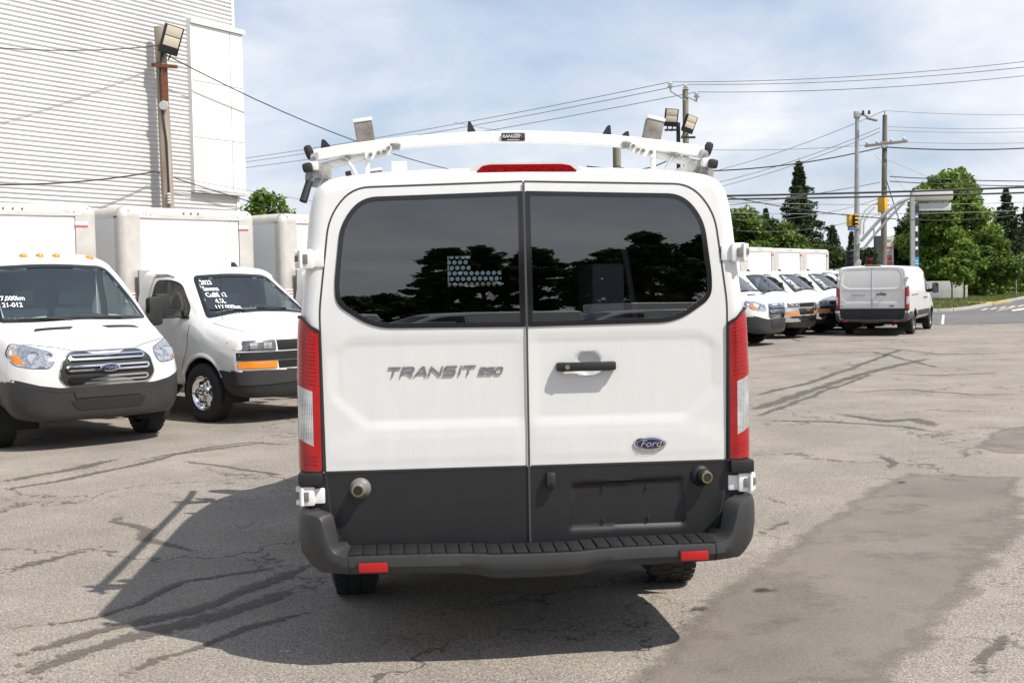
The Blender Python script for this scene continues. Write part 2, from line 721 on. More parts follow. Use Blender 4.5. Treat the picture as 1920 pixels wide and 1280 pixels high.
# ------------------------------------------------------------------ the one-box delivery van
K = [(0, .45), (.86, .45), (.965, .50), (1.02, .62), (1.037, .90), (1.037, 1.25), (1.03, 1.5), (1.0, 1.8), (.977, 2.03), (.95, 2.135), (.875, 2.197), (.48, 2.235), (0, 2.245)]
SUBS = [3, 2, 2, 6, 8, 6, 8, 6, 4, 4, 5, 5]


def sec(**kw):
    s = list(K)
    for k, v in kw.items():
        s[int(k[1:])] = v
    return s


low = dict(p4=(1.035, .88))
TST = [
    (.07, K), (.6, K), (2.5, K),
    (3.25, sec(p12=(0, 2.215), p11=(.45, 2.205), p10=(.80, 2.165), p9=(.905, 2.10), p8=(.955, 1.99), p7=(.985, 1.79))),
    (3.62, sec(p12=(0, 2.155), p11=(.45, 2.145), p10=(.76, 2.105), p9=(.865, 2.045), p8=(.915, 1.96), p7=(.955, 1.77), p6=(1.0, 1.49))),
    (3.74, sec(p12=(0, 2.11), p11=(.45, 2.10), p10=(.74, 2.06), p9=(.85, 2.0), p8=(.90, 1.92), p7=(.945, 1.75), p6=(.995, 1.48), p5=(1.03, 1.22))),
    (4.25, sec(p12=(0, 1.765), p11=(.45, 1.755), p10=(.76, 1.71), p9=(.885, 1.645), p8=(.93, 1.56), p7=(.965, 1.45), p6=(1.0, 1.3), p5=(1.03, 1.12), **low)),
    (4.62, sec(p12=(0, 1.51), p11=(.45, 1.49), p10=(.80, 1.41), p9=(.915, 1.345), p8=(.95, 1.28), p7=(.975, 1.2), p6=(1.0, 1.1), p5=(1.02, 1.0), p4=(1.03, .85))),
    (4.80, sec(p12=(0, 1.39), p11=(.45, 1.372), p10=(.82, 1.315), p9=(.92, 1.25), p8=(.955, 1.18), p7=(.975, 1.1), p6=(.995, 1.02), p5=(1.01, .94), p4=(1.02, .80), p3=(1.01, .6))),
    (4.86, sec(p12=(0, 1.365), p11=(.45, 1.345), p10=(.81, 1.29), p9=(.91, 1.225), p8=(.948, 1.15), p7=(.97, 1.07), p6=(.99, 1.0), p5=(1.005, .92), p4=(1.015, .79), p3=(1.005, .6))),
    (5.10, [(0, .33), (.85, .34), (.955, .42), (.985, .6), (.988, .72), (.985, .82), (.972, .9), (.955, .97), (.93, 1.05), (.88, 1.13), (.78, 1.195), (.45, 1.25), (0, 1.27)]),
    (5.28, [(0, .31), (.78, .33), (.87, .42), (.90, .55), (.905, .68), (.90, .76), (.89, .83), (.875, .9), (.85, .97), (.80, 1.04), (.71, 1.095), (.45, 1.14), (0, 1.165)]),
    (5.40, [(0, .31), (.62, .34), (.71, .42), (.74, .55), (.745, .68), (.742, .74), (.735, .8), (.72, .86), (.70, .915), (.66, .965), (.585, 1.01), (.4, 1.05), (0, 1.075)]),
    (5.465, [(0, .33), (.36, .36), (.43, .43), (.46, .55), (.465, .68), (.463, .73), (.46, .78), (.45, .83), (.435, .87), (.41, .905), (.36, .94), (.22, .97), (0, .985)]),
    (5.485, [(0, .36), (.14, .40), (.18, .46), (.2, .56), (.2, .67), (.2, .71), (.2, .75), (.19, .79), (.18, .82), (.17, .85), (.15, .88), (.08, .9), (0, .91)]),
    (5.488, [(0, z) for z in (.4, .44, .5, .57, .66, .7, .74, .77, .8, .82, .84, .86, .87)]),
]


def lean(z):
    return 0.09 * np.clip(np.asarray(z) - 1.45, 0, None) ** 2


WIN_L = fillet([(-.007, 2.128), (-.74, 2.108), (-.835, 1.99), (-.866, 1.72), (-.862, 1.625), (-.70, 1.515), (-.007, 1.508)], [.01, .13, .16, .12, .07, .09, .01], 6)
WIN_L = resample(WIN_L, .03)
WIN_R = [(-a, b) for a, b in WIN_L]
DOOR_L = fillet([(0, 2.172), (-.78, 2.152), (-.885, 2.02), (-.935, 1.60), (-.926, .866), (-.90, .62), (-.83, .50), (0, .50)], [0, .14, .14, .05, 0, .1, .08, 0], 6)
DOOR_R = [(-a, b) for a, b in DOOR_L]
WSC = fillet([(-.70, 2.035), (0, 2.07), (.70, 2.035), (.80, 1.72), (.868, 1.395), (.5, 1.392), (0, 1.412), (-.5, 1.392), (-.868, 1.395), (-.80, 1.72)], [.10, .3, .10, .2, .045, .2, .2, .2, .045, .2], 5)
WSC = resample(WSC, .03)
SIDEW = fillet([(3.12, 1.34), (3.12, 1.97), (3.5, 1.965), (3.76, 1.87), (4.24, 1.515), (4.43, 1.345), (4.43, 1.27), (4.1, 1.285)], [.05, .07, .1, .1, .1, .04, .04, .1], 4)
SIDEW = resample(SIDEW, .03)


def soft_inside(poly, X, Z, r=.022):
    acc = np.zeros(X.size)
    k = 0
    for a in (-1, -.5, 0, .5, 1):
        for b in (-1, -.5, 0, .5, 1):
            acc += inside(poly, np.stack([X.ravel() + a * r, Z.ravel() + b * r], 1))
            k += 1
    return (acc / k).reshape(X.shape)


def rear_cap(kind):
    s = np.array(K)
    q = []
    for k, n in enumerate([6, 4, 4, 8, 8, 8, 8, 8, 8, 10, 12, 12]):
        q += [k + i / n for i in range(n)]
    q.append(12)
    D = pchip(np.arange(13), s, np.array(q))
    sel = D[:, 1] > .4501
    zs, xs = D[sel, 1], D[sel, 0]
    o = np.argsort(zs)
    zs, xs = zs[o], xs[o]
    rows = np.concatenate([np.linspace(.455, .518, 5), np.linspace(.53, .854, 26), [.866], np.linspace(.878, 2.12, 110), np.linspace(2.126, 2.2445, 30)])
    cols = np.sin(np.linspace(-1, 1, 175) * PI / 2 * .8) / math.sin(PI / 2 * .8)
    w = np.interp(rows, zs, xs)
    X = cols[None, :] * w[:, None]
    Z = np.repeat(rows[:, None], len(cols), 1)
    up = D[:, 1] > 1.5
    xt, zt = D[up, 0][::-1], D[up, 1][::-1]
    ztop = np.interp(np.abs(X), xt, zt)
    Rr = .07
    d = np.minimum(w[:, None] - np.abs(X), ztop - Z)
    d = np.clip(d, 0, Rr)
    dy = Rr - np.sqrt(np.maximum(Rr ** 2 - (Rr - d) ** 2, 0))
    Y = lean(Z) * (1 - 0 / 1.2) + dy
    AX = np.abs(X)
    # door pressings
    rec = [(.03, 1.455), (.80, 1.455), (.885, 1.40), (.885, 1.21), (.735, 1.075), (.03, 1.075)]
    Y += .0052 * soft_inside(rec, AX, Z, .018)
    Y += -.003 * soft_inside([(.02, .89), (.9, .89), (.9, 1.0), (.7, 1.05), (.02, 1.05)], AX, Z, .03)
    # scooped pocket behind the handle
    rr = np.sqrt(((X - .277) / .062) ** 2 + ((Z - 1.332) / .060) ** 2)
    Y += .024 * np.clip(1 - rr ** 4, 0, 1)
    if kind == 'glass':
        # number plate pocket
        pl = [(.20, .775), (.715, .79), (.725, .575), (.19, .57)]
        Y += .014 * soft_inside(pl, X, Z, .006)
    else:
        Y += .010 * soft_inside([(a * .985, b) for a, b in WIN_L], X, Z, .012) + .010 * soft_inside([(a * .985, b) for a, b in WIN_R], X, Z, .012)
    return np.stack([X, Y, Z], -1)


ARCH_R = .435


def wheel_mesh(side, R=.345, w=.235, style='steel'):
    """wheel at origin, axle along x, outer face towards side*x; returns (rim mesh, tyre mesh)"""
    s = side
    t = MB()
    prof = [(R * .62, -w / 2), (R * .80, -w / 2 - .008), (R * .95, -w / 2 + .012), (R, -w / 2 + .04), (R + .002, 0), (R, w / 2 - .04), (R * .95, w / 2 - .012), (R * .80, w / 2 + .008), (R * .62, w / 2), (R * .6, w / 2 - .02), (R * .6, -w / 2 + .02)]
    t.lathe(prof, (0, 0, 0), (1, 0, 0), 40, closed=True)
    for k in range(40):
        a = 2 * PI * k / 40
        for h in (-.07, 0, .07):
            a2 = a + (0.5 if h == 0 else 0) * 2 * PI / 40
            c = Vector((h, math.cos(a2) * R, math.sin(a2) * R))
            t.box(c, (.06, .036, .012), Matrix.Rotation(a2 - PI / 2, 3, 'X'))
    tyre = t.mesh('tyre', M_tyre, 50)
    r = MB()
    ro = R * .62
    if style == 'chrome':
        prof = [(ro, .105), (ro * .95, .112), (ro * .90, .085), (ro * .72, .055), (ro * .55, .075), (ro * .45, .10), (ro * .33, .102), (ro * .31, .135), (ro * .22, .15), (.001, .152)]
    else:
        prof = [(ro, .095), (ro * .95, .103), (ro * .9, .06), (ro * .75, .045), (ro * .6, .07), (ro * .42, .06), (ro * .36, .075), (ro * .33, .10), (.001, .106)]
    r.lathe([(a, b * s) for a, b in prof], (0, 0, 0), (1, 0, 0), 36)
    r.cm = 1
    nh = 8 if style == 'chrome' else 12
    for k in range(nh):
        a = 2 * PI * k / nh
        c = Vector((0, math.cos(a), math.sin(a))) * ro * (.74 if style == 'chrome' else .75)
        hx = .058 if style == 'chrome' else .05
        r.cyl(c + Vector((s * (hx - .03), 0, 0)), c + Vector((s * (hx + .006), 0, 0)), ro * (.095 if style == 'chrome' else .075), n=10)
    r.cm = 0
    for k in range(8 if style == 'chrome' else 5):
        a = 2 * PI * (k + .5) / (8 if style == 'chrome' else 5)
        c = Vector((0, math.cos(a), math.sin(a))) * ro * .44
        r.cyl(c + Vector((s * .06, 0, 0)), c + Vector((s * .125, 0, 0)), .013, .011, n=8)
    rim = r.mesh('rim', [M_chrome if style == 'chrome' else M_steel, M_under], 40)
    return rim, tyre


WM = {}


def wheel(parent, x, y, R=.345, style='steel', steer=0.0, w=.235):
    key = (x > 0, R, style)
    if key not in WM:
        WM[key] = wheel_mesh(1 if x > 0 else -1, R, w, style)
    rim, tyre = WM[key]
    o = link('wheel', rim, parent)
    o.location = (x, y, R)
    o.rotation_euler = (0, 0, steer)
    link('tyre', tyre, o)
    return o


def arches(parent, surf, axles, R=ARCH_R, zc=.36, lipm=None, xin=.58, xo=.99, a0=-.1):
    """dark wheel wells and the lips round them"""
    for ya in axles:
        for s in (1, -1):
            mb = MB()
            rows = []
            for k in range(15):
                a = -0.35 + (PI + .7) * k / 14
                rows.append([Vector((s * xin, ya + math.cos(a) * (R - .004), zc + math.sin(a) * (R - .004))), Vector((s * xo, ya + math.cos(a) * (R - .004), zc + math.sin(a) * (R - .004)))])
            mb.grid(rows)
            mb.prism([(ya + math.cos(-.35 + (PI + .7) * k / 14) * R, zc + math.sin(-.35 + (PI + .7) * k / 14) * R) for k in range(15)], lambda a, b, d: Vector((d, a, b)), s * xin, s * (xin + .006))
            mb.build('wheel_well', M_under, parent)
            lip = MB()
            A, B, Cc = [], [], []
            for k in range(29):
                a = a0 + (PI + .1 - a0) * k / 28
                for lst, rr, off in ((A, R - .012, .002), (B, R + .012, .014), (Cc, R + .05, .002)):
                    lst.append(surf.hit('right' if s > 0 else 'left', ya + math.cos(a) * rr, zc + math.sin(a) * rr, off))
            # keep the inner edge from falling through to the far side
            for lst in (A, B, Cc):
                for k, p in enumerate(lst):
                    if p.x * s < .8:
                        p.x = s * 1.0
            lip.grid([A, B, Cc])
            lip.build('arch_lip', lipm or M_white, parent)


def seats(parent, y, xs, zc=.95, m=None, zroof=2.0):
    for x in xs:
        mb = MB()
        mb.box((x, y + .12, zc - .12), (.50, .50, .16), None, .05)
        mb.box((x, y - .16, zc + .26), (.50, .15, .66), Matrix.Rotation(-.16, 3, 'X'), .06)
        mb.box((x, y - .24, zc + .70), (.27, .10, .20), Matrix.Rotation(-.1, 3, 'X'), .04)
        mb.build('seat', m or M_inter, parent)


def steering(parent, c, r=.19, tilt=.55):
    mb = MB()
    c = Vector(c)
    Rm = Matrix.Rotation(tilt, 3, 'X')
    pts = [c + Rm @ Vector((math.cos(2 * PI * k / 28) * r, 0, math.sin(2 * PI * k / 28) * r)) for k in range(29)]
    mb.tube(pts, .016, 8, cap=False)
    for a in (0, PI, -PI / 2):
        mb.bar(c, c + Rm @ Vector((math.cos(a) * r, 0, math.sin(a) * r)), .035, .02)
    mb.box(c, (.14, .05, .12), Rm, .02)
    mb.build('steering_wheel', M_black, parent)


def oval(cx, cz, a, b, n=36):
    return [(cx + a * math.cos(2 * PI * k / n), cz + b * math.sin(2 * PI * k / n)) for k in range(n)]


def badge(parent, surf, axis, cx, cz, a, b, txt='Ford', off=.006):
    mb = MB()
    surf.patch(mb, oval(cx, cz, a, b), axis, off, 3, .010, .004)
    bd = mb.build('badge', M_chrome, parent)
    mb = MB()
    surf.patch(mb, oval(cx, cz, a * .88, b * .82), axis, off + .0035, 3, .003, .004)
    mb.build('badge_field', M_blue, bd)
    mb = MB()
    surf.strip(mb, oval(cx, cz, a * .80, b * .70), axis, b * .06, off + .0075, closed=True)
    mb.build('badge_line', M_chrome, bd)
    sg = {'rear': 1, 'front': -1}[axis]
    y0 = surf.hit(axis, cx, cz, off + .0085)
    fm = frame_m(y0, (sg, 0, 0), (0, 0, 1))
    text('badge_lettering', txt, b * 1.35, fm, M_chrome, bd, extrude=.001, shear=.35, sx=1.15, bold=.0)
    return bd


def transit(root, kind, amber=False, handle=True, wheel_base=3.3):
    RA, FA = (1.28 if kind == 'glass' else 1.2), 4.5
    WX = .03 if kind == 'glass' else 0.0
    P = loft_body(TST, SUBS, .03, lean)
    V, Fq = grid_faces(P)
    Fq = Fq[:, ::-1]
    nb = len(Fq)
    cutaway = kind == 'cutaway'
    if not cutaway:
        Cp = rear_cap(kind)
        V2, F2 = grid_faces(Cp)
        Fq = np.concatenate([Fq, F2 + len(V)])
        V = np.concatenate([V, V2])
    surf = Surf(V, Fq)
    ce = V[Fq].mean(1)
    isb = np.arange(len(Fq)) < nb
    hole = np.zeros(len(Fq), bool)
    # glazing
    panes = []
    wmid, win = offset_poly(WSC, .022), offset_poly(WSC, .045)
    fwd = isb & (ce[:, 1] > 3.4)
    panes.append(('windscreen', G_wind, 'front', WSC, wmid, win, fwd & (ce[:, 2] > 1.3)))
    smid, sin_ = offset_poly(SIDEW, .014), offset_poly(SIDEW, .028)
    panes.append(('side_window', G_side, 'right', SIDEW, smid, sin_, isb & (ce[:, 0] > .6)))
    panes.append(('side_window', G_side, 'left', SIDEW, smid, sin_, isb & (ce[:, 0] < -.6)))
    if kind == 'glass':
        for wl in (WIN_L, WIN_R):
            panes.append(('rear_window', G_rear, 'rear', wl, offset_poly(wl, .010), offset_poly(wl, .022), ~isb))
    arch = np.zeros(len(Fq), bool)
    for ya in (RA, FA):
        arch |= isb & (np.abs(ce[:, 0]) > .6) & ((ce[:, 1] - ya) ** 2 + (ce[:, 2] - .36) ** 2 < ARCH_R ** 2)
    for nm, gm, ax, outer, mid, inn, sel in panes:
        ix = (1, 2) if ax in ('right', 'left') else (0, 2)
        pts = ce[:, ix]
        g = sel & inside(mid, pts)
        hole |= sel & inside(inn, pts)
        vn = vert_normals(V, Fq)
        body = body_objects(V + vn * .002, Fq, g, nm, gm, root, 60)
        fr = MB()
        surf.ring(fr, outer, inn, ax, .014 if ax == 'front' else .0045, .012)
        fr.build('window_seal', M_frit, body)
    keep = ~hole & ~arch
    if cutaway:
        keep &= ce[:, 1] > 3.02
    ztop_bump = np.interp(np.abs(ce[:, 0]), [0, .55, .75, .95, 1.2], [.665, .665, .70, .765, .78])
    fb = isb & (ce[:, 1] > 4.93) & (ce[:, 2] < ztop_bump)
    under = isb & (ce[:, 2] < .47) & ~fb
    body_objects(V, Fq, keep & fb, 'front_bumper', M_bumper, root)
    body_objects(V, Fq, keep & under, 'underbody', M_under, root)
    be = MB()
    bpath = [(x_, float(np.interp(abs(x_), [0, .55, .75, .95, 1.2], [.665, .665, .70, .765, .78]))) for x_ in np.linspace(-.97, .97, 60)]
    surf.strip(be, bpath, 'front', .05, .004)
    be.build('bumper_edge', M_bumper, root, fix=False)
    wb = keep & ~fb & ~under
    if not cutaway:
        pts = ce[:, (0, 2)]
        dl = ~isb & inside(DOOR_L, pts)
        dr = ~isb & inside(DOOR_R, pts)
        clad = ~isb & (ce[:, 2] < .866)
        pill = wb & ~isb & ~dl & ~dr & ~clad
        body_objects(V, Fq, wb & isb | pill, 'body', M_white, root)
        for dsel, outline, sg in ((dl, DOOR_L, -1), (dr, DOOR_R, 1)):
            d = body_objects(V, Fq, wb & dsel & ~clad, 'rear_door', M_white, root)
            cl = body_objects(V, Fq, wb & clad & (ce[:, 0] * sg > 0), 'lower_door_panel', M_plastic, d)
            gp = MB()
            o2 = [p for p in outline if abs(p[0]) > .001]
            surf.strip(gp, resample([(0 + sg * .004, 2.172)] + o2, .03, closed=False), 'rear', .008, .0012)
            gp.build('door_gap', M_seal, d)
            ln = MB()
            surf.strip(ln, resample([(sg * .01, .868), (sg * .925, .868)], .03, False), 'rear', .010, .002)
            ln.build('panel_joint', M_seal, d)
        if kind == 'glass':
            wd = MB()
            surf.strip(wd, resample([(0.0, 2.124), (0, 1.512)], .02, False), 'rear', .034, .006)
            wd.build('window_divider', M_frit, root)
        sm = MB()
        surf.strip(sm, resample([(0.0, 2.17), (0, .50)], .02, False), 'rear', .010, .008)
        sm.build('door_seam', mat('seam_rubber', (.05, .05, .05), .6), root)
    else:
        body_objects(V, Fq, wb & isb, 'body', M_white, root)
    # lining
    vn = vert_normals(V, Fq)
    lin = keep & ~fb & (ce[:, 2] > .5) & (ce[:, 1] < 4.75)
    if not cutaway:
        lin &= ~((~isb) & (np.abs(ce[:, 0]) > .97))
    body_objects(V - vn * .03, Fq, lin, 'interior_lining', M_dark if kind == 'glass' else M_inter, root)
    fl = MB()
    fl.box((0, (3.05 if cutaway else .12) / 2 + 2.45, .50), (1.9, 4.9 - (3.05 if cutaway else .12), .02))
    fl.build('floor_panel', M_dark, root)
    ds = MB()
    ds.box((0, 4.55, 1.16), (1.72, .50, .30), None, .08)
    ds.box((.42, 4.42, 1.30), (.44, .25, .10), None, .04)
    ds.build('dashboard', M_dark, root)
    seats(root, 3.55, (-.45, .12, .58) if cutaway else (-.45, .45))
    steering(root, (-.45, 4.18, 1.28))
    # side door seams, handles, mirrors
    for ax, s in (('right', 1), ('left', -1)):
        gp = MB()
        surf.strip(gp, resample([(4.38, 1.26), (4.36, .80), (4.02, .60), (3.92, .52)], .05, False), ax, .009, .0015)
        gp.build('door_gap', M_seal, root)
        gp = MB()
        surf.strip(gp, resample([(3.06, .52), (3.03, 1.3), (3.06, 2.05)], .05, False), ax, .009, .0015)
        if not cutaway:
            gp.build('door_gap', M_seal, root)
            gp = MB()
            surf.strip(gp, resample([(1.72, .52), (1.72, 2.06), (2.98, 2.06)], .05, False), ax, .008, .0015)
        gp.build('door_gap', M_seal, root)
        hb = MB()
        p = surf.hit(ax, 3.24, 1.16, .02)
        hb.box(p, (.035, .17, .035), None, .012)
        if not cutaway and s > 0:
            p = surf.hit(ax, 2.86, 1.16, .02)
            hb.build('door_handle', M_plastic, root)
            hb = MB()
            hb.box(p, (.035, .15, .035), None, .012)
        hb.build('door_handle', M_plastic, root)
        if not cutaway:
            tr = MB()
            surf.patch(tr, resample([(.55, 1.30), (1.70, 1.30), (1.70, 1.275), (.55, 1.275)], .1), ax, .006, 1, .006)
            tr.build('slide_rail', M_plastic, root)
        # lower cladding
        cl = MB()
        segs = [(3.05, FA - .50)] if cutaway else [(RA + .50, FA - .50)]
        if not cutaway:
            segs.append((.10, RA - .50))
        for a, b in segs:
            surf.patch(cl, resample([(a, .76), (b, .76), (b, .58), (a, .58)], .08), ax, .012, 2, .014)
        cl.build('side_cladding', M_bumper, root)
        mi = MB()
        mi.box((s * 1.19, 4.17, 1.46), (.20, .11, .36), Matrix.Rotation(-s * .12, 3, 'Z'), .05)
        mi.bar((s * .95, 4.28, 1.36), (s * 1.16, 4.19, 1.40), .07, .10, ch=.02)
        mo = mi.build('mirror', M_black, root)
        mg = MB()
        mg.box((s * 1.19 - s * .007, 4.112, 1.46), (.16, .004, .29), Matrix.Rotation(-s * .12, 3, 'Z'))
        mg.build('mirror_glass', M_chrome, mo)
    arches(root, surf, (RA, FA) if not cutaway else (FA,), lipm=M_bumper)
    for ya in ((RA, FA) if not cutaway else (FA,)):
        for s in (1, -1):
            wheel(root, s * .885 + WX, ya)
    ax_ = MB()
    for ya in ((RA, FA) if not cutaway else (FA,)):
        ax_ = MB()
        ax_.cyl((-.8, ya, .36), (.8, ya, .36), .05)
        ax_.lathe([(.001, -.14), (.10, -.11), (.13, 0), (.10, .11), (.001, .14)], (0, ya, .36), (1, 0, 0), 12)
        ax_.build('axle', M_under, root)
    # ---------------- front face
    gpoly = fillet([(-.39, 1.085), (.39, 1.085), (.51, 1.0), (.56, .80), (.47, .70), (-.47, .70), (-.56, .80), (-.51, 1.0)], .06, 5)
    g = MB()
    surf.patch(g, gpoly, 'front', .006, 5, .012)
    gr = g.build('grille', M_black, root)
    fr = MB()
    surf.ring(fr, resample(gpoly, .05), offset_poly(resample(gpoly, .05), .014), 'front', .014, .012)
    fr.build('grille_frame', M_chrome if cutaway else M_bumper, gr)
    for z0, hw in ((1.012, .42), (.892, .465), (.772, .445)):
        lo = fillet([(-hw, z0 + .034), (hw, z0 + .034), (hw + .02, z0), (hw - .01, z0 - .034), (-hw + .01, z0 - .034), (-hw - .02, z0)], .03, 4)
        br = MB()
        lo2 = resample(lo, .06)
        surf.ring(br, lo2, offset_poly(lo2, .021), 'front', .030, .026)
        br.build('grille_bar', M_chrome if cutaway else M_steel, gr)
    badge(gr, surf, 'front', 0, .888, .115, .046, off=.034)
    for s in (1, -1):
        hl = fillet([(s * .575, 1.07), (s * .78, 1.145), (s * .90, 1.175), (s * .95, 1.06), (s * .935, .945), (s * .82, .915), (s * .64, .905), (s * .58, .97)], .04, 4)
        h = MB()
        surf.patch(h, resample(hl, .03), 'front', .008, 5, .010, .012)
        ho = h.build('headlight', M_lamp, root)
        b = MB()
        for cx, r_ in ((.77, .075), (.64, .05)):
            pp = surf.hit('front', s * cx, 1.02, .014)
            b.lathe([(r_, .0), (r_ * .9, .012), (r_ * .5, .006), (.001, .010)], pp, (0, 1, .15), 18)
        b.build('reflector', M_chrome, ho)
        am = MB()
        surf.patch(am, fillet([(s * .885, 1.04), (s * .935, 1.06), (s * .935, .97), (s * .86, .945)], .01, 2), 'front', .020, 2, .006)
        am.build('turn_signal', M_amber, ho)
        cr_ = MB()
        surf.strip(cr_, resample(hl, .03), 'front', .012, .004, closed=True)
        cr_.build('headlight_gap', M_seal, ho)
        # hood vents
        vt = MB()
        surf.patch(vt, resample([(s * .16, 4.93), (s * .58, 4.895), (s * .62, 4.955), (s * .22, 4.995)], .05), 'top', .004, 2, .004)
        vt.build('hood_vent', M_black, root)
        wp = MB()
        a = surf.hit('front', s * .30 - .2, 1.415, .03)
        b_ = surf.hit('front', s * .42 + .26, 1.425, .025)
        wp.tube([a, (a + b_) / 2 + Vector((0, .02, .012)), b_], .010, 6)
        wp.build('wiper', M_black, root)
    hg = MB()
    surf.strip(hg, resample([(-.94, 1.11), (-.80, 1.165), (-.5, 1.12), (-.37, 1.085)], .04, False), 'front', .008, .0015)
    hg.build('hood_gap', M_seal, root)
    hg = MB()
    surf.strip(hg, resample([(.94, 1.11), (.80, 1.165), (.5, 1.12), (.37, 1.085)], .04, False), 'front', .008, .0015)
    hg.build('hood_gap', M_seal, root)
    inn = MB()
    surf.patch(inn, resample(fillet([(-.44, .54), (.44, .54), (.36, .435), (-.36, .435)], .03, 3), .05), 'front', .007, 9, .007)
    inn.build('lower_intake', M_under, root)
    lip = MB()
    surf.patch(lip, resample(fillet([(-.40, .645), (.40, .645), (.38, .57), (-.38, .57)], .02, 3), .05), 'front', .014, 9, .014)
    lip.build('plate_panel', M_bumper, root)
    if amber:
        for x in (-.62, -.2, 0, .2, .62):
            am = MB()
            p = surf.hit('top', x, 3.60, 0)
            am.lathe([(.052, -.01), (.05, .008), (.042, .024), (.025, .034), (.001, .038)], p, (0, 0, 1), 16)
            am.build('marker_lamp', M_amber, root)
    if cutaway:
        bw = MB()
        bw.box((0, 3.04, 1.32), (1.86, .03, 1.6))
        bw.build('cab_rear_wall', M_inter, root)
        return surf
    # ---------------- rear end
    for s in (1, -1):
        rows_z = np.linspace(0, 1, 40)

        def lp(u, z):
            """u 0 inner..1 outer..2 round the side"""
            xin = .940
            wv = 1.037 if z < 1.3 else float(np.interp(z, [1.25, 1.5, 1.8], [1.037, 1.03, .998]))
            pts = [(xin, .002), (xin + .035, -.004), (wv - .03, .002), (wv - .004, .022), (wv + .010, .055), (wv + .010, .11), (wv + .006, .15)]
            k = min(int(u), len(pts) - 2)
            t = u - k
            x = pts[k][0] * (1 - t) + pts[k + 1][0] * t
            y = pts[k][1] * (1 - t) + pts[k + 1][1] * t
            return Vector((s * x, y - .014 + float(lean(z)), z))
        us = [0, .5, 1, 1.5, 2, 2.5, 3, 3.5, 4, 4.5, 5, 6]
        # slanted cut lines: value at inner edge, outer edge
        cuts = [(.878, .878), (.975, 1.02), (1.225, 1.262), (1.50, 1.565)]

        def band(c0, c1, n):
            rows = []
            for k in range(n + 1):
                row = []
                for u in us:
                    f = min(u / 3, 1)
                    z0 = c0[0] * (1 - f) + c0[1] * f
                    z1 = c1[0] * (1 - f) + c1[1] * f
                    row.append(lp(u, z0 + (z1 - z0) * k / n))
                rows.append(row)
            return rows
        lampo = None
        for i, (nm, m_) in enumerate((('tail_light', M_redl), ('reversing_lens', M_clearl), ('upper_lens', M_redl))):
            mb = MB()
            mb.grid([row[(2 if i == 1 else 0):] for row in band(cuts[i], cuts[i + 1], 8)])
            if i == 1:
                mb2 = MB()
                mb2.grid([row[:3] for row in band(cuts[i], cuts[i + 1], 8)])
                mb2.build('lens_edge', M_redl, lampo)
            o = mb.build(nm, m_, lampo if lampo else root)
            if lampo is None:
                lampo = o
        hs = MB()
        ring = [lp(0, z) + Vector((-s * .004, .004, 0)) for z in np.linspace(.872, 1.508, 12)] + [lp(u, 1.508 + (1.572 - 1.508) * min(u / 3, 1)) for u in us]
        hs.tube(ring, .007, 6)
        hs.build('lamp_housing', M_black, lampo)
        for z in [q_ for q_ in np.linspace(.90, 1.50, 34) if q_ < .95 or q_ > 1.26]:
            rb = MB()
            rb.tube([lp(u, z + .02 * min(u / 3, 1)) + Vector((0, -.0006, 0)) for u in us[1:8]], .0016, 4)
            rb.build('lens_rib', M_red, lampo)
        # dark cap under the lamp
        cp = MB()
        cp.box((s * .992, .02, .842), (.112, .12, .060), None, .012)
        cp.build('lamp_base_cap', M_plastic, root)
        # hinges
        for z in (1.832, .765):
            h = MB()
            dy = float(lean(z))
            x0 = 1.0 if z > 1 else 1.02
            h.box((s * (x0 - .01), dy - .012, z), (.070, .032, .088), None, .010)
            h.box((s * (x0 - .062), dy - .003, z - .002), (.055, .016, .070), None, .006)
            h.box((s * (x0 + .025), dy + .01, z + .030), (.03, .05, .022), None, .006)
            h.box((s * (x0 + .025), dy + .01, z - .028), (.03, .05, .024), None, .006)
            h.cyl((s * (x0 + .012), dy - .030, z - .04), (s * (x0 + .012), dy - .030, z + .04), .009, n=10)
            hh = h.build('hinge', M_hinge, root)
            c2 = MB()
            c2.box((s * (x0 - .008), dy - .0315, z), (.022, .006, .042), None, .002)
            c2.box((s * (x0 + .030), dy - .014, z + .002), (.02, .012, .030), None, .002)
            c2.build('hinge_gap_shade', mat('hinge_shadow', (.16, .16, .155), .6), hh)  # raised dark blocks paint the shade of the hinge gaps
    # bumper
    half = [(1.03, .66, .62, .54), (1.048, .45, .68, .525), (1.054, .15, .705, .52), (1.053, .03, .708, .515), (1.045, -.03, .706, .50), (1.018, -.085, .702, .472), (.985, -.122, .70, .452), (.950, -.148, .69, .438), (.925, -.165, .62, .44), (.90, -.178, .556, .44), (.87, -.19, .533, .44), (.815, -.21, .527, .44), (.55, -.228, .527, .437), (.36, -.238, .526, .435), (.26, -.246, .523, .425), (.18, -.254, .518, .410), (0, -.256, .517, .408)]
    full_ = half + [(-a, b, c, d) for a, b, c, d in half[-2::-1]]
    q = np.linspace(0, len(full_) - 1, 121)
    B = pchip(np.arange(len(full_)), np.array(full_), q)
    rows = []
    for i in range(len(B)):
        t = B[min(i + 1, len(B) - 1), :2] - B[max(i - 1, 0), :2]
        t /= np.linalg.norm(t)
        n_in = np.array([t[1], -t[0]])
        # path runs right side -> rear -> left side; inward normal
        c = np.array([0, .6]) - B[i, :2]
        if n_in @ c < 0:
            n_in = -n_in
        x, y, zt, zb = B[i]
        h = zt - zb

        def pt(ins, z):
            return Vector((x + n_in[0] * ins, y + n_in[1] * ins, z))
        dpt = .16 if abs(x) < .9 else .09
        rows.append([pt(dpt, zt - .05 if abs(x) > .93 else zt + .004), pt(dpt, zt + .002), pt(.016, zt), pt(.004, zt - .006), pt(-.002, zt - .03), pt(-.004, zb + h * .45), pt(.004, zb + .03), pt(.02, zb + .004), pt(.15, zb)])
    bb = MB()
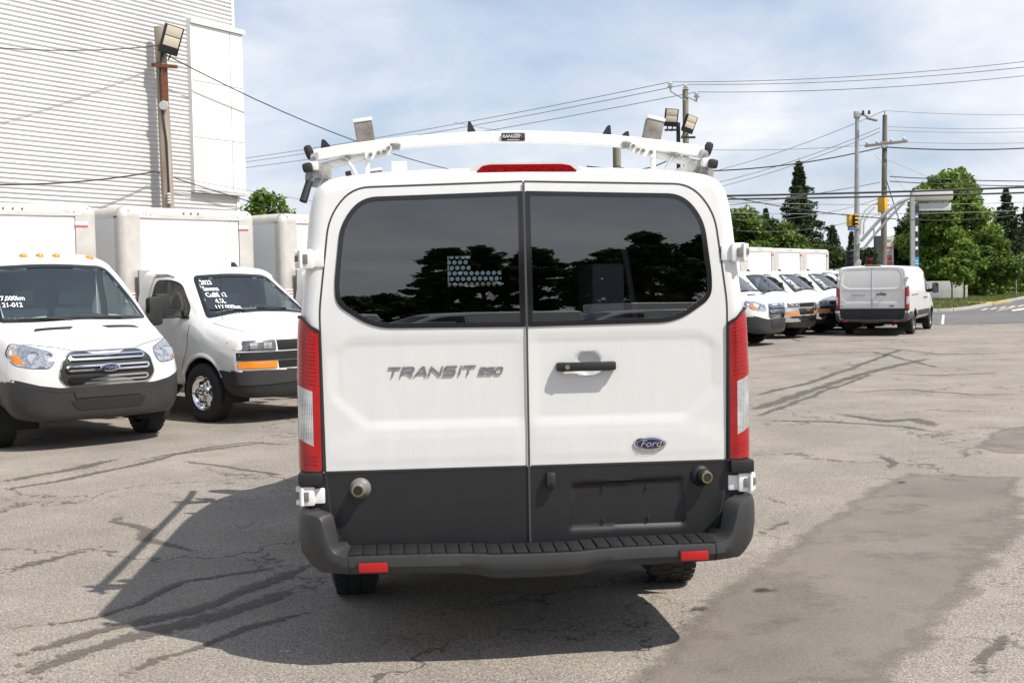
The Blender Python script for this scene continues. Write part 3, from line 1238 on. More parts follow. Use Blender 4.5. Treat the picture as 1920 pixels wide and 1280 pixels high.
    bb.grid(rows)
    bo = bb.build('rear_bumper', M_bumper, root)
    seamb = MB()
    for s in (1, -1):
        i = min(range(len(B)), key=lambda k: abs(B[k, 0] - s * .83) + (0 if B[k, 1] < 0 else 9))
        seamb.tube([rows[i][k] + Vector((0, -.001, 0)) for k in range(2, 8)], .003, 5)
    seamb.build('bumper_joint', M_black, bo)
    tm = MB()
    tm.box((0, 0, 0), (.055, .165, .010), None, .003)
    tm.box((.0, -.083, -.001), (.055, .012, .012), None, .003)
    tm.cyl((-.026, -.078, .004), (-.026, -.078, .008), .004, n=6)
    tme = tm.mesh('tread_plate', M_plastic)
    for k in range(27):
        x = -.793 + k * .061
        yb = np.interp(abs(x), [0, .2, .36, .8], [-.148, -.146, -.132, -.112])
        o = link('tread_plate', tme, bo)
        o.location = (x, yb, np.interp(abs(x), [0, .2, .3, .8], [.524, .525, .532, .533]))
    for s in (1, -1):
        r_ = MB()
        r_.box((s * .715, -.228, .478), (.126, .012, .042), Matrix.Rotation(s * .04, 3, 'Z'), .004)
        r_.build('reflector', mat('reflector_red', (.42, .006, .006), .3, coat=.2), bo)
        rf = MB()
        rf.box((s * .715, -.226, .478), (.138, .010, .054), Matrix.Rotation(s * .04, 3, 'Z'), .004)
        rf.build('reflector_frame', M_black, bo)
    # handle
    hd = MB()
    hd.box((.268, -.028, 1.322), (.262, .030, .042), None, .014)
    for x in (.155, .385):
        hd.box((x, -.010, 1.322), (.045, .04, .040), None, .010)
    ho = hd.build('rear_handle', M_plastic, root)
    kb = MB()
    kb.cyl((.180, -.040, 1.322), (.180, -.046, 1.322), .011, n=16)
    kb.build('lock_cylinder', M_steel, ho)
    bk = MB()
    surf.patch(bk, oval(.277, 1.332, .0, .0, 8) if False else oval(.277, 1.296, .036, .018, 20), 'rear', .003, 2, .003)
    bk.build('pocket_shade', mat('pocket_shadow', (.45, .45, .44), .5), ho)  # grey oval paints shade into the scoop below the handle
    badge(root, surf, 'rear', .563, .957, .078, .033)
    # roof brake lamp in its raised housing
    hb = MB()
    pts = [(-.27, 2.212), (-.22, 2.246), (-.16, 2.262), (.18, 2.262), (.25, 2.246), (.30, 2.212)]
    hb.prism(pts, lambda a, b, d: Vector((a, d, b)), .075, .42)
    hb.build('brake_lamp_housing', M_white, root)
    bl = MB()
    bl.prism(fillet([(-.215, 2.218), (-.185, 2.246), (-.15, 2.252), (.18, 2.252), (.22, 2.246), (.255, 2.218)], .008, 3), lambda a, b, d: Vector((a, d, b)), .066, .09)
    bl.build('brake_lamp', M_red, root)
    # exhaust, hitch and underside clutter
    ub = MB()
    ub.box((0, .7, .46), (1.2, 1.0, .10))
    ub.box((0, .0, .452), (1.60, .36, .02))  # closing plate added to block sunlight between bumper and body
    ub.box((-.4, 2.6, .36), (.5, 1.2, .22), None, .04)
    ub.tube([(.45, 1.9, .36), (.45, .9, .42), (.52, .3, .40), (.6, .05, .36)], .035, 10)
    for s in (1, -1):
        ub.bar((s * .55, .1, .42), (s * .55, 2.2, .42), .07, .05)
        ub.cyl((s * .62, 1.12, .30), (s * .60, .98, .52), .028)
    ub.build('chassis', M_under, root)
    return surf
# ------------------------------------------------------------------ main van
VAN_YAW = RAD(5.0)
van = thing('cargo_van', 'white cargo van with ladder rack, seen from behind with closed dark glazed rear doors', 'van', (.068, 5.6, 0), VAN_YAW)
vsurf = transit(van, 'glass')
chr_txt = mat('letter_chrome', (.50, .50, .52), .18, metal=1.0)
# wide raised letters, built stroke by stroke on a unit cell
GLY = {'T': [[(0, 1), (1, 1)], [(.5, 1), (.5, 0)]], 'R': [[(0, 0), (0, 1), (.85, 1), (1, .85), (1, .6), (.85, .45), (0, .45)], [(.5, .45), (1, 0)]],
       'A': [[(0, 0), (.42, 1), (.62, 1), (1, 0)], [(.18, .33), (.86, .33)]], 'N': [[(0, 0), (0, 1), (1, 0), (1, 1)]],
       'S': [[(1, 1), (.12, 1), (0, .85), (0, .65), (.12, .52), (.88, .52), (1, .4), (1, .15), (.88, 0), (0, 0)]], 'I': [[(.5, 0), (.5, 1)]],
       '2': [[(0, 1), (.88, 1), (1, .85), (1, .66), (.88, .52), (.12, .52), (0, .4), (0, 0), (1, 0)]],
       '5': [[(1, 1), (0, 1), (0, .55), (.88, .55), (1, .42), (1, .14), (.88, 0), (0, 0)]], '0': [[(.12, 0), (.88, 0), (1, .14), (1, .86), (.88, 1), (.12, 1), (0, .86), (0, .14), (.12, 0)]]}


def emblem_letters(txt, x0, x1, z0, h, st):
    wd = [.34 if ch == 'I' else 1.0 for ch in txt]
    adv0 = (x1 - x0) / sum(wd)
    cx_ = x0
    for i, ch in enumerate(txt):
        w = adv0 * wd[i] * .78
        xs_ = cx_
        cx_ += adv0 * wd[i]
        mb = MB()
        for pl_ in GLY[ch]:
            for (a, b), (c, d) in zip(pl_[:-1], pl_[1:]):
                q = []
                for u, v in ((a, b), (c, d)):
                    x = xs_ + u * w + v * h * .30
                    z = z0 + v * h
                    q.append(Vector((x, vsurf.hit('rear', x, z, .004).y, z)))
                e = (q[1] - q[0]).normalized() * st * .45
                mb.bar(q[0] - e, q[1] + e, st, .006, up=(0, -1, 0), ch=.0012)
        mb.build('model_lettering', chr_txt, van)


emblem_letters('TRANSIT', -.640, -.235, 1.297, .038, .0066)
emblem_letters('250', -.222, -.112, 1.298, .028, .0048)
for x, z, m_ in ((-.772, .79, M_steel), (.803, .800, M_plastic)):
    mb = MB()
    mb.lathe([(.050, .0), (.047, .012), (.036, .022), (.034, .055), (.030, .064), (.026, .066)], (x, .004, z), (-.12 if x < 0 else .22, -1, 0), 24)
    lk = mb.build('security_lock', mat('lock_grey', (.16, .155, .15), .5) if x < 0 else M_plastic, van)
    d = Vector((-.12 if x < 0 else .22, -1, 0)).normalized()
    c = Vector((x, .004, z)) + d * .066
    mb = MB()
    mb.lathe([(.027, -.002), (.027, .003), (.021, .004)], c, d, 20)
    mb.build('lock_ring', mat('brass', (.45, .33, .16), .3, metal=1.0), lk)
    mb = MB()
    mb.cyl(c - d * .002, c + d * .002, .021, n=18)
    mb.build('keyhole_plate', M_black, lk)
mb = MB()
mb.box((.098, -.014, .803), (.046, .05, .075), Matrix.Rotation(-.12, 3, 'X'), .014)
cm_ = mb.build('reversing_camera', M_plastic, van)
mb = MB()
mb.cyl((.098, -.040, .785), (.098, -.046, .783), .009, n=14)
mb.build('camera_lens', M_frit, cm_)
for x, z in ((.345, .605), (.555, .608), (.345, .755), (.55, .755)):
    mb = MB()
    mb.cyl((x, .018, z), (x, .002, z), .009, .007, n=10)
    mb.build('plate_screw', M_black, van)

# interior: bulkhead with perforated panel, posts
def bulkhead():
    y = 2.95
    mb = MB()
    mb.box((-.62, y, 1.35), (.74, .02, 1.62))
    mb.box((.70, y, 1.35), (.58, .02, 1.62))
    mb.box((.08, y, 1.11), (.66, .02, 1.14))
    mb.box((.08, y, 2.04), (.66, .02, .29))
    mb.box((.265, y - .003, 1.80), (.285, .02, .26))
    mb.build('bulkhead', M_dark, van)
    # perforated sheet: square cells with round holes, the upper part covered by the bracket
    nx, nz = 10, 6
    c = .39 / nx
    pm = MB()
    r = c * .40
    for i in range(nx):
        for j in range(nz):
            cx = -.25 + (i + .25 + .5 * (j % 2)) * c
            cz = 1.68 + (j + .5) * c * .98
            sq = []
            ci = []
            rr = .0005 if (i >= 4 and j >= 3) else r
            for k in range(8):
                a = 2 * PI * k / 8
                ci.append((cx + rr * math.cos(a), cz + rr * math.sin(a)))
                t = c / 2 / max(abs(math.cos(a)), abs(math.sin(a)))
                sq.append((cx + t * math.cos(a), cz + t * math.sin(a)))
            vs_ = [(a, y, b) for a, b in sq] + [(a, y, b) for a, b in ci]
            pm.add(vs_, [(k, (k + 1) % 8, 8 + (k + 1) % 8, 8 + k) for k in range(8)])
    pm.build('perforated_panel', M_dark, van, smooth=0)
    pm = MB()
    pm.box((.43, .55, 1.52), (.16, .5, .55), None, .02)
    pm.build('storage_bin', mat('bin_pale', (.55, .58, .55), .5), van)
    st = MB()
    for k in range(1):
        st.tube([(.52 + .02 * k, .35, 1.86), (.56 + .02 * k, .3, 1.55), (.58 + .03 * k, .3, 1.35)], .014, 8)
    st.build('cargo_strap', mat('strap', (.5, .52, .5), .6), van)
bulkhead()

# ------------------------------------------------------------------ ladder rack
rack = thing('ladder_rack', 'white arched ladder rack with grey end stops bolted on the van roof', 'roof rack', (.068, 5.6, 0), VAN_YAW)
def arch_z(x):
    return 2.44 - .088 * (x / 1.0) ** 2
for yb in (.62, 3.35):
    mb = MB()
    rows = []
    for k in range(41):
        x = -.985 + 1.97 * k / 40
        z = arch_z(x)
        hw, hh = .022, .029
        c = .006
        prof = [(-hw + c, -hh), (hw - c, -hh), (hw, -hh + c), (hw, hh - c), (hw - c, hh), (-hw + c, hh), (-hw, hh - c), (-hw, -hh + c)]
        rows.append([Vector((x, yb + a, z + b)) for a, b in prof])
    mb.grid(rows, closed=True)
    bar_ = mb.build('crossbar', M_rackw, rack)
    for s in (1, -1):
        p = MB()
        p.box((s * 1.008, yb, 2.372), (.042, .05, .075), Matrix.Rotation(s * .35, 3, 'Y'), .02)
        p.build('end_cap', M_black, bar_)
    for s in (1, -1):
        # lower tube
        mb = MB()
        mb.cyl((s * .985, yb + .02, 2.292), (s * .60, yb + .02, 2.385), .021, n=14)
        mb.build('lower_tube', M_rackw, rack)
        mb = MB()
        mb.box((s * 1.012, yb - .08, 2.290), (.050, .04, .046), Matrix.Rotation(s * .2, 3, 'Y'), .014)
        mb.build('end_cap', M_black, rack)
        # hanger plate with bolts
        mb = MB()
        mb.prism(fillet([(s * .60, 2.402), (s * .735, 2.372), (s * .728, 2.330), (s * .66, 2.338), (s * .595, 2.362)], .012, 3), lambda a, b, d: Vector((a, d, b)), yb - .030, yb - .022)
        hp = mb.build('hanger_plate', M_rackw, rack)
        for x, z in ((.638, 2.372), (.665, 2.366), (.705, 2.358), (.615, 2.39), (.582, 2.396), (.565, 2.40), (.835, 2.336), (.812, 2.342)):
            mb = MB()
            mb.cyl((s * x, yb - .045, z - .004), (s * x, yb - .02, z), .010, n=6)
            mb.build('bolt', M_steel, hp)
        mb = MB()
        mb.box((s * .585, yb, 2.395), (.05, .05, .035), None, .008)
        mb.build('clamp', M_steel, rack)
        # support legs
        zr = 2.205
        mb = MB()
        mb.box((s * .722, yb, (2.36 + zr + .02) / 2), (.022, .045, 2.36 - zr - .02), None, .004)
        mb.box((s * .745, yb, zr + .022), (.14, .08, .014), None, .004)
        mb.build('support_leg', M_rackw, rack)
        mb = MB()
        mb.tube([(s * .845, yb - .01, 2.352), (s * .80, yb - .01, 2.30), (s * .765, yb - .01, 2.235)], .009, 8)
        mb.build('brace', M_rackw, rack)
        # gutter clamp plates
        mb = MB()
        mb.prism(fillet([(s * .90, 2.30), (s * .985, 2.325), (s * 1.03, 2.27), (s * 1.03, 2.215), (s * .985, 2.195), (s * .895, 2.20)], .02, 3), lambda a, b, d: Vector((a, d, b)), yb - .022, yb - .012)
        mb.prism(fillet([(s * .96, 2.37), (s * 1.0, 2.36), (s * 1.005, 2.25), (s * .965, 2.25)], .012, 3), lambda a, b, d: Vector((a, d, b)), yb - .034, yb - .024)
        gp = mb.build('clamp_plate', mat('clamp_grey', (.50, .48, .45), .45, metal=.2, vary=.4, vscale=25), rack)
        for x, z in ((.925, 2.245), (.955, 2.25), (.99, 2.235), (.983, 2.30), (.985, 2.335)):
            mb = MB()
            mb.cyl((s * x, yb - .040, z), (s * x, yb - .012, z), .012, n=8)
            mb.build('bolt', M_steel, gp)
        mb = MB()
        mb.cyl((s * .972, yb - .05, 2.262), (s * .972, yb - .01, 2.262), .022, n=14)
        mb.build('pivot', M_steel, gp)
        # white foot down to the gutter
        mb = MB()
        mb.bar((s * .925, yb + .03, 2.29), (s * .885, yb + .03, 2.165), .03, .05, up=(0, 1, 0), ch=.005)
        mb.build('foot', M_rackw, rack)
        # grey ladder stop plates, tipped outwards
        mb = MB()
        Rr = Matrix.Rotation(-s * .2 * (1 if s < 0 else 1.3), 3, 'Y').inverted() @ Matrix.Rotation(.15, 3, 'X')
        Rr = Matrix.Rotation(s * (.14 if s < 0 else .24), 3, 'Y') @ Matrix.Rotation(-.12, 3, 'X')
        mb.box((s * .735, yb + .05, arch_z(.735) + .088), (.092, .055, .115), Rr, .006)
        st = mb.build('ladder_stop', M_rackgrey, rack)
        mb = MB()
        mb.box(Vector((s * .735, yb + .05, arch_z(.735) + .088)) + Rr @ Vector((0, -.004, .052)), (.096, .058, .018), Rr, .004)
        mb.build('stop_rim', M_rackw, st)
    # black rubber wedges on the bar
    for x, w_, h_, mir in ((-.215, .05, .055, 1), (.505, .055, .05, -1), (.598, .06, .028, -1), (-.945, .07, .045, 1)):
        z = arch_z(x) + .030
        mb = MB()
        pts = [(x - w_ / 2, z - .01), (x + w_ / 2, z - .01), (x + mir * -.006 + .004, z + h_), (x + mir * -.012 - .004, z + h_)] if mir else []
        if mir > 0:
            pts = [(x - w_ * .1, z - .012), (x + w_ * .9, z - .012), (x + w_ * .2, z + h_), (x - w_ * .02, z + h_)]
        else:
            pts = [(x - w_ * .9, z - .012), (x + w_ * .1, z - .012), (x + w_ * .02, z + h_), (x - w_ * .2, z + h_)]
        mb.prism(fillet(pts, .008, 2), lambda a, b, d: Vector((a, d, b)), yb + .0, yb + .035)
        mb.build('wedge', M_black, rack)
for s in (1, -1):
    mb = MB()
    mb.bar((s * .985, .55, 2.30), (s * .985, 3.6, 2.30), .045, .045, ch=.008)
    if s < 0:
        mb.bar((-.985, 3.6, 2.30), (-.985, 3.9, 2.34), .045, .045, ch=.008)
    mb.build('side_rail', M_rackw, rack)
    if s > 0:
        mb = MB()
        mb.bar((s * .93, .70, 2.23), (s * .80, 1.5, 2.33), .03, .045, ch=.006)
        mb.build('drop_arm', M_rackw, rack)
mb = MB()
mb.cyl((-1.008, .575, 2.225), (-1.038, .545, 2.125), .018, .020, n=14)
mb.build('crank_grip', M_black, rack)
mb = MB()
mb.box((.007, .590, 2.437), (.118, .006, .040), None, .004)
pl = mb.build('maker_plate', M_black, rack)
text('plate_lettering', 'RANGER', .0215, frame_m((-.004, .5862, 2.440), (1, 0, 0), (0, 0, 1)), M_print, pl, shear=.2, sx=1.05)
mb = MB()
mb.tube([(.012, .5862, 2.450), (.032, .5862, 2.4515), (.046, .5862, 2.445), (.049, .5862, 2.438)], .0010, 4)
mb.box((.007, .5862, 2.423), (.06, .0006, .002))
mb.build('plate_swoosh', M_print, pl)
# small roof fittings
mb = MB()
mb.box((-.565, .42, 2.26), (.075, .06, .085), None, .006)
mb.build('roof_bracket', M_rackw, van)
mb = MB()
mb.cyl((-.79, .16, 2.19), (-.80, .15, 2.235), .014, n=10)
mb.build('antenna_base', M_plastic, van)
# ------------------------------------------------------------------ ground
def ground_mat(name, c1, c2, crack=True, scale=1.0, patchy=0.35):
    m = bpy.data.materials.new(name)
    m.use_nodes = True
    t = m.node_tree
    b = t.nodes['Principled BSDF']
    b.inputs['Roughness'].default_value = 0.88
    b.inputs['Specular IOR Level'].default_value = 0.25
    tc = N(t, 'ShaderNodeTexCoord')
    L = t.links.new
    # fine aggregate
    n1 = N(t, 'ShaderNodeTexNoise', inp={'Scale': 80.0 * scale, 'Detail': 3.0, 'Roughness': 0.7})
    v1 = N(t, 'ShaderNodeTexVoronoi', inp={'Scale': 130.0 * scale})
    n2 = N(t, 'ShaderNodeTexNoise', inp={'Scale': 1.1, 'Detail': 6.0, 'Roughness': 0.62})
    n3 = N(t, 'ShaderNodeTexNoise', inp={'Scale': 0.22, 'Detail': 4.0, 'Roughness': 0.6})
    for n in (n1, v1, n2, n3):
        L(tc.outputs['Object'], n.inputs['Vector'])
    r1 = N(t, 'ShaderNodeMapRange', inp={1: .28, 2: .72, 3: 0.42, 4: 1.50})
    L(n1.outputs['Fac'], r1.inputs[0])
    rv = N(t, 'ShaderNodeSeparateColor')
    L(v1.outputs['Color'], rv.inputs[0])
    rv2 = N(t, 'ShaderNodeMapRange', inp={1: 0, 2: 1, 3: 0.62, 4: 1.38})
    L(rv.outputs[0], rv2.inputs[0])
    mu = N(t, 'ShaderNodeMath', operation='MULTIPLY')
    L(r1.outputs[0], mu.inputs[0])
    L(rv2.outputs[0], mu.inputs[1])
    r2 = N(t, 'ShaderNodeMapRange', inp={1: .3, 2: .7, 3: 1 - patchy * .5, 4: 1 + patchy * .35})
    L(n2.outputs['Fac'], r2.inputs[0])
    mu2 = N(t, 'ShaderNodeMath', operation='MULTIPLY')
    L(mu.outputs[0], mu2.inputs[0])
    L(r2.outputs[0], mu2.inputs[1])
    cr3 = N(t, 'ShaderNodeMix', data_type='RGBA')
    r3 = N(t, 'ShaderNodeMapRange', inp={1: .38, 2: .62, 3: 0, 4: 1})
    L(n3.outputs['Fac'], r3.inputs[0])
    L(r3.outputs[0], cr3.inputs[0])
    cr3.inputs[6].default_value = (*c2, 1)
    cr3.inputs[7].default_value = (*c1, 1)
    sc = N(t, 'ShaderNodeVectorMath', operation='SCALE')
    L(cr3.outputs[2], sc.inputs[0])
    L(mu2.outputs[0], sc.inputs['Scale'])
    col = sc.outputs[0]
    hgt = mu.outputs[0]
    if crack:
        # hairline crack network, warped cells, only in places
        wn = N(t, 'ShaderNodeTexNoise', inp={'Scale': 1.3, 'Detail': 5.0, 'Roughness': 0.6})
        L(tc.outputs['Object'], wn.inputs['Vector'])
        ws = N(t, 'ShaderNodeVectorMath', operation='SCALE', inp={'Scale': 1.6})
        L(wn.outputs['Color'], ws.inputs[0])
        wa = N(t, 'ShaderNodeVectorMath', operation='ADD')
        L(tc.outputs['Object'], wa.inputs[0])
        L(ws.outputs[0], wa.inputs[1])
        prev = None
        for sc_, wdt, mlo, mhi, seed in ((.42, .012, .42, .52, 0), (1.5, .016, .52, .62, 7.3)):
            ve = N(t, 'ShaderNodeTexVoronoi', feature='DISTANCE_TO_EDGE', inp={'Scale': sc_})
            L(wa.outputs[0], ve.inputs['Vector'])
            ml = N(t, 'ShaderNodeMapRange', inp={1: wdt * .4, 2: wdt * .8, 3: 1, 4: 0})
            L(ve.outputs['Distance'], ml.inputs[0])
            mk = N(t, 'ShaderNodeTexNoise', inp={'Scale': .35, 'Detail': 3.0})
            off = N(t, 'ShaderNodeVectorMath', operation='ADD')
            off.inputs[1].default_value = (seed, seed * 2, 0)
            L(tc.outputs['Object'], off.inputs[0])
            L(off.outputs[0], mk.inputs['Vector'])
            mr = N(t, 'ShaderNodeMapRange', inp={1: mlo, 2: mhi, 3: 0, 4: 1})
            L(mk.outputs['Fac'], mr.inputs[0])
            mm_ = N(t, 'ShaderNodeMath', operation='MULTIPLY')
            L(ml.outputs[0], mm_.inputs[0])
            L(mr.outputs[0], mm_.inputs[1])
            if prev:
                mxn = N(t, 'ShaderNodeMath', operation='MAXIMUM')
                L(prev, mxn.inputs[0])
                L(mm_.outputs[0], mxn.inputs[1])
                prev = mxn.outputs[0]
            else:
                prev = mm_.outputs[0]
        mc = N(t, 'ShaderNodeMix', data_type='RGBA')
        f = N(t, 'ShaderNodeMath', operation='MULTIPLY', inp={1: .75})
        L(prev, f.inputs[0])
        L(f.outputs[0], mc.inputs[0])
        L(col, mc.inputs[6])
        mc.inputs[7].default_value = (.055, .05, .045, 1)
        col = mc.outputs[2]
        sb = N(t, 'ShaderNodeMath', operation='SUBTRACT')
        L(hgt, sb.inputs[0])
        L(prev, sb.inputs[1])
        hgt = sb.outputs[0]
    L(col, b.inputs['Base Color'])
    bp = N(t, 'ShaderNodeBump', inp={'Strength': .45, 'Distance': .006})
    L(hgt, bp.inputs['Height'])
    L(bp.outputs[0], b.inputs['Normal'])
    MATS[name] = m
    return m


def overlay_mat(name, c1, edge_lo=.35, edge_hi=.6, rough=.85, nscale=9.0, alpha=1.0):
    """thin film on the ground whose ragged edge comes from the 'fade' attribute and noise"""
    m = bpy.data.materials.new(name)
    m.use_nodes = True
    t = m.node_tree
    L = t.links.new
    b = t.nodes['Principled BSDF']
    b.inputs['Roughness'].default_value = rough
    b.inputs['Specular IOR Level'].default_value = 0.25
    tc = N(t, 'ShaderNodeTexCoord')
    n1 = N(t, 'ShaderNodeTexNoise', inp={'Scale': 110.0, 'Detail': 3.0, 'Roughness': .7})
    n2 = N(t, 'ShaderNodeTexNoise', inp={'Scale': nscale, 'Detail': 6.0, 'Roughness': .65})
    n3 = N(t, 'ShaderNodeTexNoise', inp={'Scale': 1.2, 'Detail': 5.0, 'Roughness': .6})
    for n in (n1, n2, n3):
        L(tc.outputs['Object'], n.inputs['Vector'])
    mr = N(t, 'ShaderNodeMapRange', inp={1: .25, 2: .75, 3: .55, 4: 1.45})
    L(n1.outputs['Fac'], mr.inputs[0])
    mr3 = N(t, 'ShaderNodeMapRange', inp={1: .3, 2: .7, 3: .85, 4: 1.15})
    L(n3.outputs['Fac'], mr3.inputs[0])
    mu = N(t, 'ShaderNodeMath', operation='MULTIPLY')
    L(mr.outputs[0], mu.inputs[0])
    L(mr3.outputs[0], mu.inputs[1])
    sc = N(t, 'ShaderNodeVectorMath', operation='SCALE')
    sc.inputs[0].default_value = c1
    L(mu.outputs[0], sc.inputs['Scale'])
    L(sc.outputs[0], b.inputs['Base Color'])
    at = N(t, 'ShaderNodeAttribute', attribute_name='fade')
    nm = N(t, 'ShaderNodeMapRange', inp={1: .3, 2: .7, 3: -.5, 4: .5})
    L(n2.outputs['Fac'], nm.inputs[0])
    ad_ = N(t, 'ShaderNodeMath', operation='ADD')
    L(at.outputs['Fac'], ad_.inputs[0])
    L(nm.outputs[0], ad_.inputs[1])
    al = N(t, 'ShaderNodeMapRange', inp={1: edge_lo, 2: edge_hi, 3: 0, 4: alpha})
    L(ad_.outputs[0], al.inputs[0])
    L(al.outputs[0], b.inputs['Alpha'])
    bp = N(t, 'ShaderNodeBump', inp={'Strength': .35, 'Distance': .005})
    L(n1.outputs['Fac'], bp.inputs['Height'])
    L(bp.outputs[0], b.inputs['Normal'])
    MATS[name] = m
    return m


M_asph = ground_mat('lot_asphalt', (.290, .256, .218), (.248, .221, .190))
M_road = ground_mat('road_asphalt', (.17, .165, .16), (.14, .137, .133), crack=False, patchy=.2)
M_tar = overlay_mat('tar_seal', (.125, .110, .094), .30, .52, nscale=22.0, alpha=.68)
M_patch = overlay_mat('asphalt_patch', (.190, .167, .143), .2, .9, nscale=2.2, alpha=.9)
M_stain = overlay_mat('oil_stain', (.05, .045, .04), .3, .9, nscale=12.0, alpha=.8)

mb = MB()
mb.add([(-900, -900, 0), (900, -900, 0), (900, 2500, 0), (-900, 2500, 0)], [(0, 1, 2, 3)])
lot = tag(mb.build('asphalt_lot', M_asph, None, smooth=0, fix=False), 'cracked pale grey asphalt of the sales lot', None, kind='structure')


def set_fade(o, vals):
    a = o.data.attributes.new('fade', 'FLOAT', 'POINT')
    a.data.foreach_set('value', vals)


def seal(pxpath, w, z=.004, name='crack_seal', m=None, jitter=.35):
    P = [gnd(*p) for p in pxpath]
    # densify with a slight wander
    rnd = random.Random(int(pxpath[0][0] * 7 + pxpath[0][1]))
    pts = []
    for a, b in zip(P[:-1], P[1:]):
        n = max(2, int((b - a).length / .12))
        for k in range(n):
            pts.append(a.lerp(b, k / n))
    pts.append(P[-1])
    dx = [0.0]
    for _ in pts[1:]:
        dx.append(dx[-1] * .8 + rnd.uniform(-1, 1) * .02)
    mb = MB()
    rows, fd = [], []
    n = len(pts)
    for i, p in enumerate(pts):
        t = (pts[min(i + 1, n - 1)] - pts[max(i - 1, 0)]).normalized()
        q = Vector((-t.y, t.x, 0))
        ww = w * 1.45 * (1 + jitter * math.sin(i * .9 + rnd.random()) * .6)
        c = p + q * dx[i]
        e = min(1, i / 4, (n - 1 - i) / 4)
        rows.append([c + q * ww + Vector((0, 0, z)), c + Vector((0, 0, z)), c - q * ww + Vector((0, 0, z))])
        fd += [0.0, e, 0.0]
    mb.grid(rows)
    o = mb.build(name, m or M_tar, lot, smooth=0, fix=False)
    set_fade(o, fd)
    return o


seal([(-40, 912), (60, 893), (150, 876), (238, 856)], .075)
seal([(-40, 925), (120, 900), (250, 872), (330, 852), (430, 838), (520, 826)], .05, .0048)
seal([(250, 865), (400, 838), (470, 830), (560, 835)], .035, .0056)
seal([(320, 862), (400, 872), (480, 884), (560, 896)], .03, .0064)
seal([(-30, 1084), (60, 1056), (130, 1036), (215, 1018)], .060)
seal([(-30, 1232), (60, 1222), (180, 1186), (350, 1150), (480, 1100), (620, 1045)], .055, .0072)
seal([(20, 1290), (120, 1240), (220, 1205), (300, 1182), (420, 1152), (600, 1085)], .075, .0048)
seal([(190, 1290), (300, 1236), (370, 1212), (450, 1180), (560, 1150), (640, 1130)], .035, .0040)
seal([(-30, 1188), (80, 1172), (180, 1158), (260, 1132), (350, 1090), (480, 1070), (600, 1050)], .03, .0056)
seal([(235, 958), (205, 978), (270, 995), (265, 1012), (330, 1025), (400, 1043)], .045, .0064)
seal([(400, 1043), (500, 1055), (600, 1040)], .03, .0080)
seal([(1410, 770), (1500, 738), (1580, 712), (1660, 690), (1740, 672)], .10)
seal([(1415, 742), (1500, 722), (1600, 690), (1690, 655)], .07, .0048)
seal([(1420, 782), (1560, 728), (1640, 700)], .05, .0056)
seal([(1405, 788), (1560, 790), (1700, 800), (1760, 812)], .05, .0064)
seal([(1570, 775), (1660, 790), (1720, 785), (1760, 802)], .10, .0072)
seal([(1580, 655), (1660, 653), (1760, 664), (1930, 662)], .06, .0040)
seal([(1405, 672), (1520, 664), (1640, 660), (1760, 690)], .06, .0048)
seal([(1600, 735), (1700, 730), (1830, 740), (1930, 738)], .045, .0056)
seal([(1420, 930), (1480, 945), (1520, 958)], .025, .0064)
seal([(1425, 1005), (1460, 985), (1500, 968)], .03, .0072)
seal([(1640, 700), (1760, 704), (1880, 700)], .05, .0064)
seal([(1850, 1290), (1862, 1230), (1890, 1190), (1930, 1185)], .04, .0072)
seal([(1640, 850), (1680, 868), (1660, 885)], .05, .0080)
seal([(1450, 625), (1500, 640), (1600, 640), (1700, 636)], .05, .0080)
for cx, cy, r_ in ((1312, 1142, .028), (1432, 1108, .04), (1690, 905, .02)):
    c = gnd(cx, cy)
    mb = MB()
    rows = [[c + Vector((math.cos(2 * PI * k / 14) * rr * 1.5, math.sin(2 * PI * k / 14) * rr, .0088)) for k in range(14)] for rr in (r_ * 1.8, r_ * .8, r_ * .05)]
    mb.grid(rows, closed=True)
    o = mb.build('oil_spot', M_stain, lot, smooth=0, fix=False)
    set_fade(o, [0] * 14 + [.8] * 14 + [1] * 14)


def patch(pxpoly, fade_w, z, m, name='asphalt_patch'):
    P = resample([(gnd(*p).x, gnd(*p).y) for p in pxpoly], .25)
    inn_ = offset_poly(P, fade_w)
    mb = MB()
    n = len(P)
    cx = sum(p[0] for p in inn_) / n
    cy = sum(p[1] for p in inn_) / n
    rows = [[Vector((a, b, z)) for a, b in P], [Vector((a, b, z)) for a, b in inn_]]
    mb.grid(rows, closed=True)
    mb.f.append(tuple(range(n, 2 * n)))
    mb.m.append(0)
    o = mb.build(name, m, lot, smooth=0, fix=False)
    set_fade(o, [0.0] * n + [1.0] * n)


patch([(1695, 884), (1930, 893), (1950, 990), (1880, 1060), (1800, 1180), (1690, 1290), (1300, 1310), (1150, 1290), (1250, 1180), (1380, 1070), (1510, 985), (1600, 925)], .22, .0020, M_patch)
patch([(1812, 838), (1870, 803), (1930, 797), (1990, 800), (1990, 852), (1880, 850)], .12, .0020, M_patch)
patch([(430, 980), (470, 972), (482, 980), (450, 992)], .05, .0030, overlay_mat('pale_patch', (.33, .29, .25), .2, .7, alpha=.7))
# ------------------------------------------------------------------ bonneted cab with cargo box
KC = [(0, .45), (.86, .45), (.95, .48), (.985, .62), (1.0, .85), (1.0, 1.1), (.985, 1.32), (.93, 1.6), (.87, 1.82), (.82, 1.92), (.70, 1.975), (.4, 2.0), (0, 2.01)]


def secc(**kw):
    s = list(KC)
    for k, v in kw.items():
        s[int(k[1:])] = v
    return s


